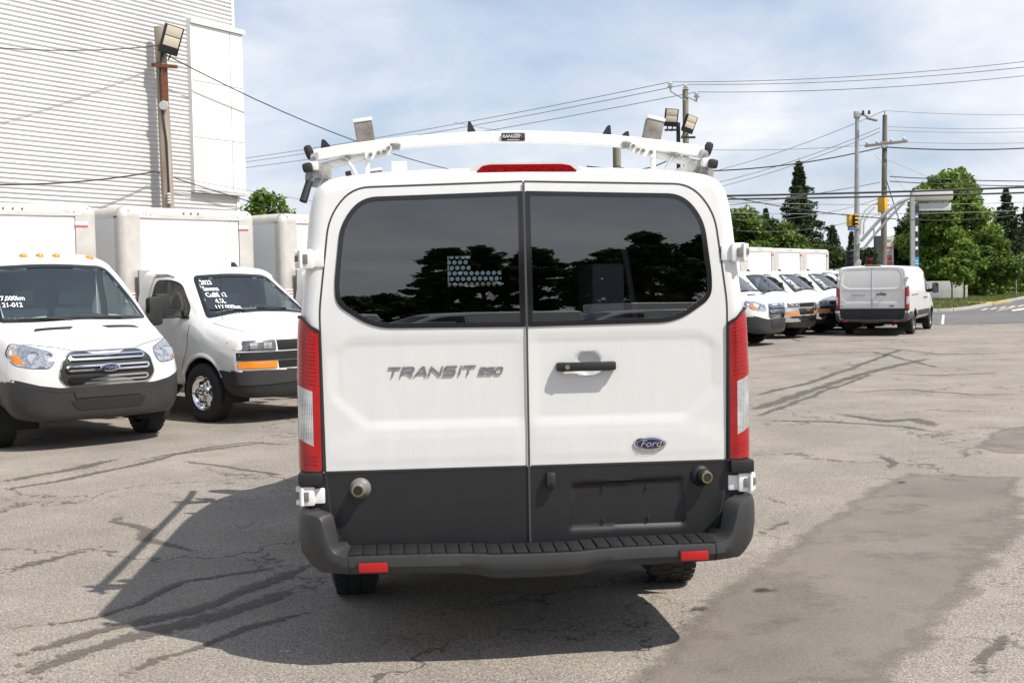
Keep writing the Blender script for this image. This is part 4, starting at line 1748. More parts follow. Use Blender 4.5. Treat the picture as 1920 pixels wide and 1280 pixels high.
CST = [
    (-1.50, KC), (-1.0, KC),
    (-.84, secc(p12=(0, 1.985), p11=(.4, 1.975), p10=(.68, 1.945), p9=(.79, 1.895), p8=(.845, 1.80), p7=(.92, 1.58))),
    (-.76, secc(p12=(0, 1.935), p11=(.4, 1.925), p10=(.66, 1.89), p9=(.765, 1.84), p8=(.825, 1.75), p7=(.905, 1.55))),
    (-.40, secc(p12=(0, 1.665), p11=(.4, 1.655), p10=(.71, 1.605), p9=(.83, 1.555), p8=(.875, 1.48), p7=(.925, 1.40), p6=(.975, 1.28))),
    (-.03, secc(p12=(0, 1.385), p11=(.4, 1.373), p10=(.77, 1.325), p9=(.875, 1.28), p8=(.91, 1.24), p7=(.94, 1.19), p6=(.97, 1.12), p5=(.99, 1.0))),
    (.03, secc(p12=(0, 1.35), p11=(.4, 1.34), p10=(.77, 1.30), p9=(.87, 1.255), p8=(.91, 1.21), p7=(.945, 1.15), p6=(.975, 1.08), p5=(.99, .97))),
    (.45, [(0, .35), (.86, .36), (.96, .45), (.985, .62), (.99, .78), (.985, .88), (.97, .95), (.948, 1.02), (.915, 1.085), (.865, 1.14), (.74, 1.195), (.45, 1.235), (0, 1.25)]),
    (.66, [(0, .32), (.84, .33), (.94, .42), (.965, .6), (.97, .74), (.967, .83), (.957, .9), (.937, .97), (.905, 1.035), (.855, 1.085), (.74, 1.125), (.45, 1.155), (0, 1.165)]),
    (.77, [(0, .31), (.76, .33), (.85, .42), (.875, .58), (.88, .72), (.878, .8), (.873, .88), (.865, .95), (.845, 1.005), (.805, 1.05), (.72, 1.085), (.45, 1.112), (0, 1.122)]),
    (.86, [(0, .31), (.55, .33), (.63, .42), (.65, .58), (.655, .72), (.655, .8), (.652, .87), (.645, .94), (.635, .985), (.61, 1.022), (.55, 1.05), (.36, 1.072), (0, 1.08)]),
    (.91, [(0, .33), (.28, .36), (.33, .44), (.35, .58), (.35, .7), (.35, .77), (.35, .84), (.345, .9), (.34, .94), (.32, .97), (.28, 1.0), (.17, 1.02), (0, 1.025)]),
    (.922, [(0, z) for z in (.38, .42, .48, .58, .68, .74, .8, .85, .88, .91, .93, .95, .96)]),
]
CWS = fillet([(-.60, 1.885), (0, 1.915), (.60, 1.885), (.735, 1.58), (.842, 1.325), (.5, 1.375), (0, 1.398), (-.5, 1.375), (-.842, 1.325), (-.735, 1.58)], [.09, .3, .09, .2, .04, .2, .2, .2, .04, .2], 5)
CWS = resample(CWS, .03)
CSW = fillet([(-1.22, 1.34), (-1.15, 1.83), (-.85, 1.835), (-.68, 1.77), (-.37, 1.47), (-.33, 1.34)], [.05, .08, .07, .08, .06, .04], 4)
CSW = resample(CSW, .03)


def cargo_box(root, yf, w, zt, zb, L, stickers=True, low_trim=True, clearance=True):
    """aluminium framed cargo body; yf front face, extends back by L"""
    R = .10
    skin = mat('box_panel', (.76, .755, .74), .45, vary=.04, vscale=1.2)
    mb = MB()
    # side, roof and rear panels
    for s in (1, -1):
        mb2 = MB()
        mb2.box((s * (w - .012), yf - L / 2, (zt - .12 + zb) / 2), (.02, L - 2 * R - .12, zt - .12 - zb))
        mb2.build('side_panel', skin, root)
    mb.box((0, yf - L / 2, zt - .045), (2 * w - .2, L - .2, .02))
    mb.build('roof_panel', skin, root)
    mb = MB()
    mb.box((0, yf - L + .02, (zt + zb) / 2), (2 * w - .06, .03, zt - zb))
    mb.build('rear_panel', skin, root)
    mb = MB()
    mb.box((0, yf - .025, (zt - .15 + zb) / 2), (2 * (w - R - .20), .02, zt - .15 - zb))
    mb.build('front_panel', skin, root)
    # rounded corner posts
    for sx in (1, -1):
        for ye, sy in ((yf, 1), (yf - L, -1)):
            po = MB()
            A, B = [], []
            for k in range(9):
                a = PI / 2 * k / 8
                x = sx * (w - R + R * math.sin(a))
                y = ye - sy * R + sy * R * math.cos(a)
                A.append(Vector((x, y, zb)))
                B.append(Vector((x, y, zt - .13)))
            A = [Vector((sx * (w - R - .20), ye, zb))] + A + [Vector((sx * w, ye - sy * (R + .07), zb))]
            B = [Vector((sx * (w - R - .20), ye, zt - .13))] + B + [Vector((sx * w, ye - sy * (R + .07), zt - .13))]
            po.grid([A, B])
            po.build('corner_post', M_alu, root)
            # rounded cast corner on top
            co = MB()
            rows = []
            for i in range(7):
                b = PI / 2 * i / 6
                rr = R * math.cos(b)
                rows.append([Vector((sx * (w - R + rr * math.sin(PI / 2 * k / 8)), ye - sy * R + sy * rr * math.cos(PI / 2 * k / 8), zt - .13 + .12 * math.sin(b))) for k in range(9)])
            co.grid(rows)
            co.build('corner_cap', mat('corner_cast', (.62, .60, .55), .5, metal=.4), root)
    # top rails, rolled over the edge
    def rail(name, p0, p1, outv):
        mb = MB()
        A = []
        for p in (p0, p1):
            p = Vector(p)
            o = Vector(outv)
            row = [p - o * .16 + Vector((0, 0, 0))]
            row = []
            for k in range(8):
                a = PI / 2 * k / 7
                row.append(p - o * R + o * R * math.sin(a) + Vector((0, 0, -.12 + .12 * math.cos(a))))
            row = [p - o * (R + .10)] + row + [p + Vector((0, 0, -.155))]
            A.append(row)
        mb.grid(A)
        mb.build(name, M_alu, root)
    rail('top_rail', (w - R, yf + .001, zt), (-w + R, yf + .001, zt), (0, 1, 0))
    rail('top_rail', (w - R, yf - L, zt), (-w + R, yf - L, zt), (0, -1, 0))
    for s in (1, -1):
        rail('top_rail', (s * w, yf - R, zt), (s * w, yf - L + R, zt), (s, 0, 0))
    for s in (1, -1):
        mb = MB()
        mb.box((s * (w - .012), yf - L / 2, zb), (.03, L - .1, .12), None, .006)
        mb.build('bottom_rail', M_alu, root)
    mb = MB()
    mb.box((0, yf - .012, zb + .0), (2 * w - .1, .03, .10), None, .006)
    mb.box((0, yf - L / 2, zb - .03), (2 * w - .2, L - .1, .05))
    mb.build('box_floor', M_alu, root)
    mb = MB()
    for s in (1, -1):
        mb.bar((s * .42, yf + .3, zb - .12), (s * .42, yf - L, zb - .12), .08, .16)
    mb.build('frame_rail', M_under, root)
    if clearance:
        for x in (w - .42, -w + .36):
            mb = MB()
            mb.box((x, yf + .0035, zt - .105), (.26, .004, .085))
            st = mb.build('clearance_sticker', mat('sticker_white', (.8, .79, .77), .5), root)
            text('sticker_lettering', '10\'-6"', .075, frame_m((x, yf + .0065, zt - .105), (-1, 0, 0), (0, 0, 1)), M_redprint, st)
        mb = MB()
        mb.box((-w + .22, yf + .004, zt - .26), (.17, .004, .07))
        st = mb.build('maker_sticker', mat('sticker_white', (.8, .79, .77), .5), root)
        mb = MB()
        mb.box((-w + .22, yf + .0065, zt - .285), (.17, .002, .02))
        mb.build('sticker_band', M_redprint, st)
    for x, z in ((w - .13, zt - .06), (-w + .13, zt - .06), (-.12, zt - .07), (0, zt - .07), (.12, zt - .07)):
        mb = MB()
        mb.lathe([(.017, 0), (.015, .01), (.001, .014)], (x, yf - .002 + (0 if abs(x) < .5 else -.02), z), (0, 1, .3), 12)
        mb.build('marker_lamp', mat('marker_dim', (.24, .13, .09), .4), root)


def rear_duals(root, ya, R=.37):
    for s in (1, -1):
        wheel(root, s * .93, ya, R, 'steel')
    mb = MB()
    mb.cyl((-.8, ya, R), (.8, ya, R), .07)
    mb.build('axle', M_under, root)


def cutaway_cab(root, face='dark', writing=None):
    """bonneted van cab; face: dark / chrome / dual"""
    P = loft_body(CST, SUBS, .03)
    V, Fq = grid_faces(P)
    Fq = Fq[:, ::-1]
    surf = Surf(V, Fq)
    ce = V[Fq].mean(1)
    hole = np.zeros(len(Fq), bool)
    vn = vert_normals(V, Fq)
    wmid, win = offset_poly(CWS, .022), offset_poly(CWS, .045)
    smid, sin_ = offset_poly(CSW, .014), offset_poly(CSW, .030)
    for nm, gm, ax, outer, mid, inn, sel in (('windscreen', G_wind, 'front', CWS, wmid, win, (ce[:, 1] > -.95) & (ce[:, 2] > 1.28)), ('side_window', G_side, 'right', CSW, smid, sin_, ce[:, 0] > .5), ('side_window', G_side, 'left', CSW, smid, sin_, ce[:, 0] < -.5)):
        ix = (1, 2) if ax in ('right', 'left') else (0, 2)
        pts = ce[:, ix]
        hole |= sel & inside(inn, pts)
        g = body_objects(V + vn * .002, Fq, sel & inside(mid, pts), nm, gm, root, 60)
        fr = MB()
        surf.ring(fr, outer, inn, ax, .014 if ax == 'front' else .0045, .012)
        fr.build('window_seal', M_frit, g)
    AR, zc = .445, .40
    arch = (np.abs(ce[:, 0]) > .6) & ((ce[:, 1]) ** 2 + (ce[:, 2] - zc) ** 2 < AR ** 2)
    fb = (ce[:, 1] > .30) & (ce[:, 2] < .672)
    keep = ~hole & ~arch
    body_objects(V, Fq, keep & ~fb, 'body', M_white, root)
    bo = body_objects(V + vn * .012, Fq, keep & fb & (ce[:, 2] > .50), 'front_bumper', M_bumper if face == 'dark' else M_chrome, root)
    body_objects(V, Fq, keep & fb & (ce[:, 2] < .515), 'air_dam', M_plastic, bo)
    if face != 'dark':
        tp = MB()
        for s in (1,):
            surf.patch(tp, resample(fillet([(-.86, .665), (.86, .665), (.88, .60), (-.88, .60)], .02, 2), .06), 'front', .016, 12, .014)
        tp.build('bumper_pad', M_plastic, bo)
    body_objects(V - vn * .03, Fq, keep & (ce[:, 2] > .6) & (ce[:, 1] < .0), 'interior_lining', M_inter, root)
    mb = MB()
    mb.box((0, -1.50, 1.22), (1.84, .03, 1.5))
    mb.build('cab_rear_wall', M_inter, root)
    mb = MB()
    mb.box((0, -.75, .60), (1.84, 1.5, .03))
    mb.build('floor_panel', M_dark, root)
    mb = MB()
    mb.box((0, -.26, 1.16), (1.66, .46, .32), None, .07)
    mb.build('dashboard', M_inter, root)
    seats(root, -1.12, (-.45, .45), .85)
    steering(root, (-.45, -.56, 1.30))
    for ax, s in (('right', 1), ('left', -1)):
        gp = MB()
        surf.strip(gp, resample([(-.27, 1.29), (-.30, .95), (-.42, .72), (-.44, .52)], .05, False), ax, .010, .0015)
        gp.build('door_gap', M_seal, root)
        gp = MB()
        surf.strip(gp, resample([(-1.28, .52), (-1.30, 1.3), (-1.22, 1.87), (-.80, 1.885)], .05, False), ax, .010, .0015)
        gp.build('door_gap', M_seal, root)
        hd = MB()
        hd.box(surf.hit(ax, -1.14, 1.14, .012), (.03, .16, .05), None, .010)
        hd.build('door_handle', M_plastic, root)
        tri = MB()
        surf.patch(tri, fillet([(-.46, 1.325), (-.30, 1.325), (-.48, 1.50)], .01, 2), ax, .016, 2, .016)
        tri.build('mirror_base', M_black, root)
        mi = MB()
        mi.box((s * 1.24, -.48, 1.50), (.19, .10, .30), Matrix.Rotation(-s * .15, 3, 'Z'), .035)
        mi.bar((s * .93, -.38, 1.36), (s * 1.24, -.46, 1.345), .04, .03, ch=.008)
        mi.box((s * .97, -.38, 1.39), (.07, .08, .09), None, .02)
        mo = mi.build('mirror', M_black, root)
        dr = MB()
        dr.tube([surf.hit(ax, -1.20, 1.905, .012), surf.hit(ax, -.95, 1.905, .012), surf.hit(ax, -.82, 1.87, .012)], .010, 6)
        dr.build('drip_rail', M_alu, root)
    arches(root, surf, (0,), AR, zc, M_white, .58, .965, .42)
    for s in (1, -1):
        wheel(root, s * .885, 0, .375, 'chrome', w=.245)
    mb = MB()
    mb.cyl((-.8, 0, .375), (.8, 0, .375), .06)
    mb.build('axle', M_under, root)
    # ------- front
    for s in (1, -1):
        h = MB()
        surf.patch(h, resample(fillet([(s * .50, 1.055), (s * .86, 1.05), (s * .945, 1.035), (s * .955, .925), (s * .50, .918)], .018, 3), .04), 'front', .008, 4, .010, .006)
        ho = h.build('headlight', M_lampd, root)
        for cx in (.62, .79):
            b = MB()
            b.box(surf.hit('front', s * cx, .985, .017), (.11, .008, .075), Matrix.Rotation(-s * .25, 3, 'Z'), .01)
            b.build('reflector', M_lamp, ho)
        a = MB()
        surf.patch(a, resample(fillet([(s * .49, .785), (s * .88, .79), (s * .955, .785), (s * .955, .705), (s * .49, .70)], .014, 3), .04), 'front', .012, 3, .012, .004)
        a.build('turn_signal', M_amber, root)
        fl = MB()
        wp0, wp1 = surf.hit('front', s * .35 - .1, 1.42, .03), surf.hit('front', s * .35 + .38, 1.44, .02)
        fl.tube([wp0, (wp0 + wp1) / 2 + Vector((0, .02, .01)), wp1], .010, 6)
        fl.build('wiper', M_black, root)
        hg = MB()
        surf.strip(hg, resample([(s * .60, .70), (s * .74, .60), (s * .80, .35), (s * .84, .05)], .06, False), 'top', .010, .0015)
        hg.build('hood_gap', M_seal, root)
    bm_ = M_plastic if face == 'dark' else M_chrome
    b = MB()
    surf.patch(b, resample(fillet([(-.955, .905), (.955, .905), (.96, .80), (-.96, .80)], .012, 3), .05), 'front', .016 if face != 'dual' else .010, 12, .016)
    bd = b.build('grille_band', bm_ if face != 'dual' else M_plastic, root)
    for z0, z1, hw in ((1.05, .92, .485), (.79, .695, .475)):
        g = MB()
        surf.patch(g, resample(fillet([(-hw, z0), (hw, z0), (hw - .015, z1), (-hw + .015, z1)], .015, 3), .05), 'front', .004, 4, .006)
        go = g.build('grille', M_under, root)
        ms = MB()
        nx_ = 26
        for k in range(nx_ + 1):
            x = -hw + .02 + (2 * hw - .04) * k / nx_
            for d in (-1, 1):
                p0 = (x, z1 + .008)
                p1 = (min(max(x + d * .07, -hw + .02), hw - .02), z0 - .008)
                surf.strip(ms, resample([p0, p1], .03, False), 'front', .006, .010)
        ms.build('grille_mesh', M_plastic, go)
        tag(ms and go.children[0], kind='stuff')
    if face == 'chrome':
        bt = MB()
        bt.prism([(-.11, .872), (-.04, .872), (-.035, .90), (.035, .90), (.04, .872), (.11, .872), (.11, .838), (.04, .838), (.035, .805), (-.035, .805), (-.04, .838), (-.11, .838)], lambda a, b_, d: Vector((a, d, b_)), .93, .965)
        bt.build('emblem', mat('gold_emblem', (.62, .42, .12), .3, metal=.8), root)
    elif face == 'dual':
        text('emblem', 'GMC', .13, frame_m((0, .955, .985), (-1, 0, 0), (0, 0, 1)), mat('emblem_red', (.5, .02, .02), .3), root, extrude=.008, bold=.004, sx=1.2)
    # antenna mast and roof fin
    mb = MB()
    p = surf.hit('top', .70, .06, 0)
    mb.tube([p, p + Vector((0, -.02, .78))], [.005, .0025], 6)
    mb.build('antenna', M_black, root)
    mb = MB()
    p = surf.hit('top', -.35, -1.05, -.01)
    mb.prism([(-.09, 0), (.05, 0), (-.04, .075), (-.075, .08)], lambda a, b_, d: Vector((p.x + d, p.y + a, p.z + b_)), -.02, .02)
    mb.build('roof_fin', M_black, root)
    return surf


def scrawl(surf, parent, lines, x0, z0, size, dz, slant=0.0, name='windscreen_writing'):
    """hand-written paint-marker lines on the screen, seen from outside (+y); x0,z0 start in front view"""
    z = z0
    for i, (t, dx) in enumerate(lines):
        text(name, t, size, frame_m((0, 0, 0), (-1, 0, 0), (0, 0, 1)), M_print, parent, shear=.22, sx=1.05, bold=.0012,
             fn=lambda p, z=z, dx=dx: surf.hit('front', x0 + dx + p.x, z + p.z + slant * p.x, .012))
        z -= dz


# ------------------------------------------------------------------ trucks on the left
tr1 = thing('cargo_truck', 'white box truck with chrome barred grille and amber roof marker lamps', 'truck', (-5.0, 13.94, 0), RAD(-138), 'trucks parked in the row')
tr1.scale = (.975, .975, .975)
cabo = bpy.data.objects.new('cab', None)
COL.objects.link(cabo)
bpy.data.objects.remove(cabo)


class Sub:
    pass


def shift_children(root, before, dy):
    for o in root.children:
        if o.name not in before:
            o.location.y += dy


s1 = transit(tr1, 'cutaway', amber=True)
scrawl(s1, tr1, [('117,000km', 0), ('21-012', 0)], .66, 1.66, .070, .075)
shift_children(tr1, set(), -4.5)
cargo_box(tr1, -1.72, 1.10, 2.86, .80, 3.7)
rear_duals(tr1, -3.75)

tr2 = thing('cargo_truck', 'white box truck with grey bumper, amber lamps and handwriting on its windscreen', 'truck', (-3.28, 16.2, 0), RAD(-131), 'trucks parked in the row')
tr2.scale = (.987, .987, .987)
s2 = cutaway_cab(tr2, 'dark')
scrawl(s2, tr2, [('2023', 0), ('Savana', 0), ('CuBE 12', -.01), ('4.3L', .0), ('117,000km', -.045), ('22-111', -.05)], .50, 1.785, .080, .082, 0)
cargo_box(tr2, -1.58, 1.12, 2.84, .80, 3.7)
rear_duals(tr2, -3.75)
mb = MB()
mb.box((1.0, -1.575, 1.60), (.18, .004, .14))
st = mb.build('warning_sticker', mat('sticker_white', (.8, .79, .77), .5), tr2)
for k in range(3):
    mb = MB()
    mb.box((1.0, -1.571, 1.64 - k * .04), (.15 - .03 * k, .002, .012))
    mb.build('sticker_line', M_redprint, st)

tr3 = copy_tree(tr2)
tr3.location = (-1.56, 18.46, 0)
tr3['label'] = 'white box truck whose cab is hidden behind the van with ladder rack'
for o in list(tr3.children):
    if o.name.startswith('windscreen_writing'):
        bpy.data.objects.remove(o)

# ------------------------------------------------------------------ trucks on the right
tr4 = thing('cargo_truck', 'white truck with dark barred grille beside the truck with gold emblem', 'truck', (5.80, 31.0, 0), RAD(-123.5), 'trucks parked in the row')
transit(tr4, 'cutaway')
shift_children(tr4, set(), -4.5)
cargo_box(tr4, -1.72, 1.10, 2.86, .80, 3.7, clearance=False)
rear_duals(tr4, -3.75)
tr4.scale = (.99, .99, .96)
tr5 = thing('cargo_truck', 'white box truck with gold emblem on a chrome grille bar and chrome bumper', 'truck', (7.45, 34.34, 0), RAD(-127.9), 'trucks parked in the row')
cutaway_cab(tr5, 'chrome')
cargo_box(tr5, -1.58, 1.12, 2.80, .80, 3.7, clearance=False)
rear_duals(tr5, -3.75)
tr5.scale = (.976, .976, .93)
tr6 = thing('cargo_truck', 'white box truck with red lettered black grille and writing on its windscreen', 'truck', (8.84, 36.52, 0), RAD(-127.2), 'trucks parked in the row')
s6 = cutaway_cab(tr6, 'dual')
scrawl(s6, tr6, [('2021', 0), ('Savana', 0), ('CuBE', 0), ('6.0L', 0), ('98,000km', -.02)], .42, 1.80, .12, .095, 0)
cargo_box(tr6, -1.58, 1.12, 2.80, .80, 3.7, clearance=False)
rear_duals(tr6, -3.75)
tr6.scale = (.981, .981, .93)
tr7 = copy_tree(tr6)
tr7.location = (10.25, 38.75, 0)
tr7['label'] = 'white box truck with its nose hidden by the plain white cargo van'
for t_ in (tr4, tr5, tr6, tr7):
    for o in t_.children:
        pass
for t_ in (tr5, tr6, tr7):
    mb = MB()
    mb.box((-.88, -1.572, 2.56), (.16, .004, .05))
    mb.build('maker_sticker', M_redprint, t_)

# ------------------------------------------------------------------ plain van far right
fv = thing('cargo_van', 'plain white windowless cargo van parked near the street', 'van', (10.08, 34.3, 0), RAD(-26.5))
transit(fv, 'panel')
fv.scale = (.955, 1.02, .875)
fs = fv
text('model_lettering', 'TRANSIT 150', .05, frame_m((-.40, .002, 1.30), (1, 0, 0), (0, 0, 1)), M_steel, fv, extrude=.004, shear=.28, sx=1.35)
mb = MB()
mb.box((-.86, -.004, .955), (.09, .004, .035))
mb.build('dealer_decal', mat('decal_blue', (.35, .36, .5), .4), fv)
tr8 = copy_tree(tr7)
tr8.location = (11.68, 40.98, 0)
tr8['label'] = 'white box truck with its cab hidden behind the plain white cargo van'

# ------------------------------------------------------------------ corrugated building on the left
HD = Vector((.862, -.507, 0))          # wall normal, towards the lot
RHO = Vector((.507, .862, 0))          # along the wall
WB = Vector((-5.0, 13.94, 0)) - HD * 8.4
def wall_at(px):
    """distance along the wall where a photo column meets it"""
    d = cf + cr * (px - 960) / FPX - cu * (300 - 640) / FPX
    # WB + s*RHO = t*d (in plan)
    A = np.array([[RHO.x, -d[0]], [RHO.y, -d[1]]])
    s_, t_ = np.linalg.solve(A, np.array([-WB.x, -WB.y]))
    return s_
SE = wall_at(443)
bld = thing('metal_building', 'tall building clad in pale horizontally corrugated metal behind the box trucks', 'building', WB + RHO * SE)
def wp(s, out, z):
    """building local: s along the wall from its right corner (negative = left), out from the wall"""
    return RHO * s + HD * out + Vector((0, 0, z))
HB = 13.0
LB = 30.0
M_corr = mat('corrugated_metal', (.72, .715, .70), .45, metal=.08, vary=.10, vscale=.35)
mb = MB()
pitch = .092
nz = int(HB / pitch)
A, B = [], []
for k in range(nz):
    z = k * pitch
    for dz, o in ((0, 0), (.030, 0), (.042, .026), (.078, .026)):
        A.append(wp(-LB, o, z + dz))
        B.append(wp(0, o, z + dz))
mb.grid([A, B])
cl = mb.build('corrugated_siding', M_corr, bld, smooth=0)
mb = MB()
mb.prism([(-LB, -.02), (0, -.02), (0, -14), (-LB, -14)], lambda a, b, d: wp(a, b, d), 0, HB)
mb.build('wall_core', mat('core_wall', (.5, .49, .47), .8), bld, smooth=0)
mb = MB()
mb.box((0, 0, 0), (1, 1, 1))
tr_ = MB()
tr_.prism([(-.06, .045), (.02, .045), (.02, -.3), (-.06, -.3)], lambda a, b, d: wp(a, b, d), 0, HB)
tr_.build('corner_trim', mat('trim_white', (.76, .75, .73), .5), bld, smooth=0)
for s in np.arange(-LB + 3, -.5, 3.0):
    mb = MB()
    for k in range(0, nz, 4):
        p = wp(s, .028, k * pitch + .06)
        mb.cyl(p, p + HD * .008, .008, n=6)
    o = mb.build('screw_line', M_steel, bld, smooth=0)
    o['kind'] = 'stuff'
# white panelled box on the corner
s0, s1_ = wall_at(357) - SE, wall_at(453) - SE
zb_, zt_ = 3.82, 7.45
M_wp = mat('panel_white', (.80, .79, .76), .45, vary=.03)
mb = MB()
mb.prism([(s0, .0), (s1_, .0), (s1_, .10), (s0, .10)], lambda a, b, d: wp(a, b, d), zb_, zt_)
pb = mb.build('panel_bay', M_wp, bld, smooth=0)
cols = [s0, s0 + (s1_ - s0) * .74, s1_]
rws = [zb_, zb_ + (zt_ - zb_) * .32, zb_ + (zt_ - zb_) * .66, zt_]
for i in range(2):
    for j in range(3):
        mb = MB()
        g = .012
        mb.prism([(cols[i] + g, .102), (cols[i + 1] - g, .102), (cols[i + 1] - g, .122), (cols[i] + g, .122)], lambda a, b, d: wp(a, b, d), rws[j] + g, rws[j + 1] - g)
        mb.build('facade_panel', M_wp, pb, smooth=0)
mb = MB()
mb.prism([(s0 - .03, .0), (s1_ + .05, .0), (s1_ + .05, .17), (s0 - .03, .17)], lambda a, b, d: wp(a, b, d), zt_, zt_ + .10)
mb.prism([(s0 - .03, .0), (s0 - .002, .0), (s0 - .002, .135), (s0 - .03, .135)], lambda a, b, d: wp(a, b, d), zb_, zt_)
mb.build('bay_flashing', mat('trim_white', (.76, .75, .73), .5), pb, smooth=0)
mb = MB()
mb.prism([(s0 - .03, .0), (s1_ + .02, .0), (s1_ + .02, .15), (s0 - .03, .15)], lambda a, b, d: wp(a, b, d), zb_ - .05, zb_ - .002)
mb.build('bay_sill', mat('trim_grey', (.55, .54, .52), .5), pb, smooth=0)

# ------------------------------------------------------------------ poles
def wood_mat(name, c1, c2):
    m = mat(name, c1, .85, bump=.5, bscale=14, col2=c2, vscale=2.2)
    t = m.node_tree
    for n in t.nodes:
        if n.type == 'TEX_NOISE':
            mp = N(t, 'ShaderNodeMapping')
            mp.inputs['Scale'].default_value = (6, 6, .35)
            tc = [q for q in t.nodes if q.type == 'TEX_COORD'][0]
            t.links.new(tc.outputs['Object'], mp.inputs[0])
            t.links.new(mp.outputs[0], n.inputs['Vector'])
    return m
M_wood = wood_mat('weathered_wood', (.42, .36, .30), (.22, .175, .135))
M_woodg = wood_mat('green_wood', (.26, .25, .17), (.17, .165, .115))
M_pole = mat('pole_grey_wood', (.22, .195, .165), .9, bump=.4, bscale=12, col2=(.14, .12, .10), vscale=2)
M_rust = mat('rust', (.22, .07, .03), .8, col2=(.10, .035, .02), vscale=18)
M_led = mat('led_lens', (.72, .64, .50), .35, vary=.15, vscale=40)
M_cable = mat('cable', (.025, .025, .027), .6)
M_wire = mat('bare_wire', (.22, .21, .20), .5)
M_galv = mat('galvanised', (.42, .42, .42), .5, metal=.5, vary=.15, vscale=5)
M_yellow = mat('signal_yellow', (.75, .40, .03), .45)
M_porc = mat('porcelain', (.60, .60, .60), .3)


def pole(name, label, base, h, r0, r1, m, lean_=(0, 0), group='utility poles'):
    t = thing(name, label, 'pole', base, 0, group)
    mb = MB()
    path = [Vector((lean_[0] * k / 10, lean_[1] * k / 10, h * k / 10)) for k in range(11)]
    mb.tube(path, [r0 + (r1 - r0) * k / 10 for k in range(11)], 16)
    mb.build('shaft', m, t)
    return t


def floodlight(parent, c, face, up, w=.36, h=.46, name='floodlight'):
    """flat LED floodlight; c centre, face = direction it shines"""
    face = Vector(face).normalized()
    up = Vector(up)
    x = up.cross(face).normalized()
    u = face.cross(x).normalized()
    R = Matrix((x, face, u)).transposed()
    c = Vector(c)
    mb = MB()
    mb.box(c, (w, .07, h), R, .014)
    for k in range(5):
        mb.box(c - face * .06 + x * (k - 2) * w * .18, (.012, .06, h * .8), R)
    o = mb.build(name, M_black, parent)
    for k in (0, 1):
        mb = MB()
        mb.box(c + face * .037 + u * (h * (.30 - .36 * k)), (w * .82, .008, h * .33), R, .004)
        mb.build('led_panel', M_led, o)
    mb = MB()
    for s in (1, -1):
        mb.bar(c + x * s * w * .18 - u * h * .46, c + x * s * w * .18 - u * (h * .46 + .14) - face * .05, .03, .012)
    mb.build('yoke', M_black, o)
    return o


# left wooden pole against the wall
sp = wall_at(291)
pb_ = WB + RHO * sp + HD * .42
pb_.z = 0
pL = pole('utility_pole', 'weathered wooden pole with floodlight and rusty bracket before the corrugated wall', pb_, 7.15, .145, .115, M_wood, (-.12, .0), None)
mb = MB()
top = Vector((-.115, 0, 6.35))
mb.bar(top + Vector((-.16, -.12, .0)), top + Vector((.38, -.16, -.06)), .07, .07)
mb.build('bracket_arm', M_rust, pL)
mb = MB()
mb.box(top + Vector((.10, -.13, -.38)), (.13, .03, .75))
mb.build('bracket_plate', M_rust, pL)
floodlight(pL, top + Vector((.27, -.16, .50)), (.62, -.75, -.30), (.25, -.02, 1), .42, .60)
mb = MB()
mb.cyl(top + Vector((.07, -.14, -.84)), top + Vector((.08, -.21, -.86)), .09, n=18)
mb.build('photocell', M_porc, pL)
mb = MB()
mb.tube([top + Vector((.06, -.12, .3)), top + Vector((.0, -.13, -.2)), top + Vector((.02, -.13, -.9)), top + Vector((.10, -.12, -1.6)), top + Vector((.12, -.12, -2.8))], .022, 6)
mb.build('conduit', M_cable, pL)
mb = MB()
for k in range(4):
    mb.lathe([(.02, 0), (.045, .015), (.045, .035), (.02, .05)], top + Vector((.12, -.15, -2.9 + k * .06)), (0, 0, 1), 12)
mb.build('insulator', M_porc, pL)


def at(px, py, y):
    return pix(px, py, y)


# insulator pole beyond the van
b = at(1289, 560, 55)
pT = pole('utility_pole', 'pale wooden pole topped by splayed insulator arms behind the ladder rack', (b.x, 55, 0), 10.05, .17, .13, M_woodg, (0, 0), None)
ins = []
for dx, dz in ((-.66, .24), (0.02, .12), (.50, -.22)):
    mb = MB()
    e = Vector((dx, 0, 10.0 + dz))
    if abs(dx) > .1:
        mb.bar((0, -.12, 9.75 if dx > 0 else 9.55), (dx, -.05, 9.98 + dz - .25), .06, .05)
    mb.build('insulator_arm', M_galv, pT) if abs(dx) > .1 else None
    mb = MB()
    mb.lathe([(.04, -.25), (.05, -.1), (.16, -.06), (.05, -.02), (.14, .02), (.05, .06), (.12, .10), (.03, .16)], e, (0, 0, 1), 14)
    mb.build('insulator', M_porc, pT)
    ins.append(Vector((b.x, 55, 0)) + e + Vector((0, 0, .16)))
b = at(1160, 560, 46)
pM = pole('utility_pole', 'short pale wooden pole standing just past the van roof', (b.x, 46, 0), 6.9, .17, .15, M_woodg, (0, 0), None)
b = at(1275, 560, 31)
pF = pole('lamp_post', 'slim black post carrying two floodlights behind the ladder rack', (b.x, 31, 0), 5.6, .05, .05, M_black, (0, 0), None)
mb = MB()
mb.bar((-.34, 0, 5.42), (.02, 0, 5.42), .05, .05)
mb.build('cross_arm', M_black, pF)
mb = MB()
mb.bar((.06, -.05, 5.22), (.42, -.05, 5.22), .05, .05)
mb.build('cross_arm', M_black, pF)
floodlight(pF, (-.18, -.05, 5.72), (.05, -1, -.25), (.08, 0, 1), .34, .44)
floodlight(pF, (.27, -.08, 5.55), (.45, -.8, -.25), (.28, 0, 1), .34, .44)

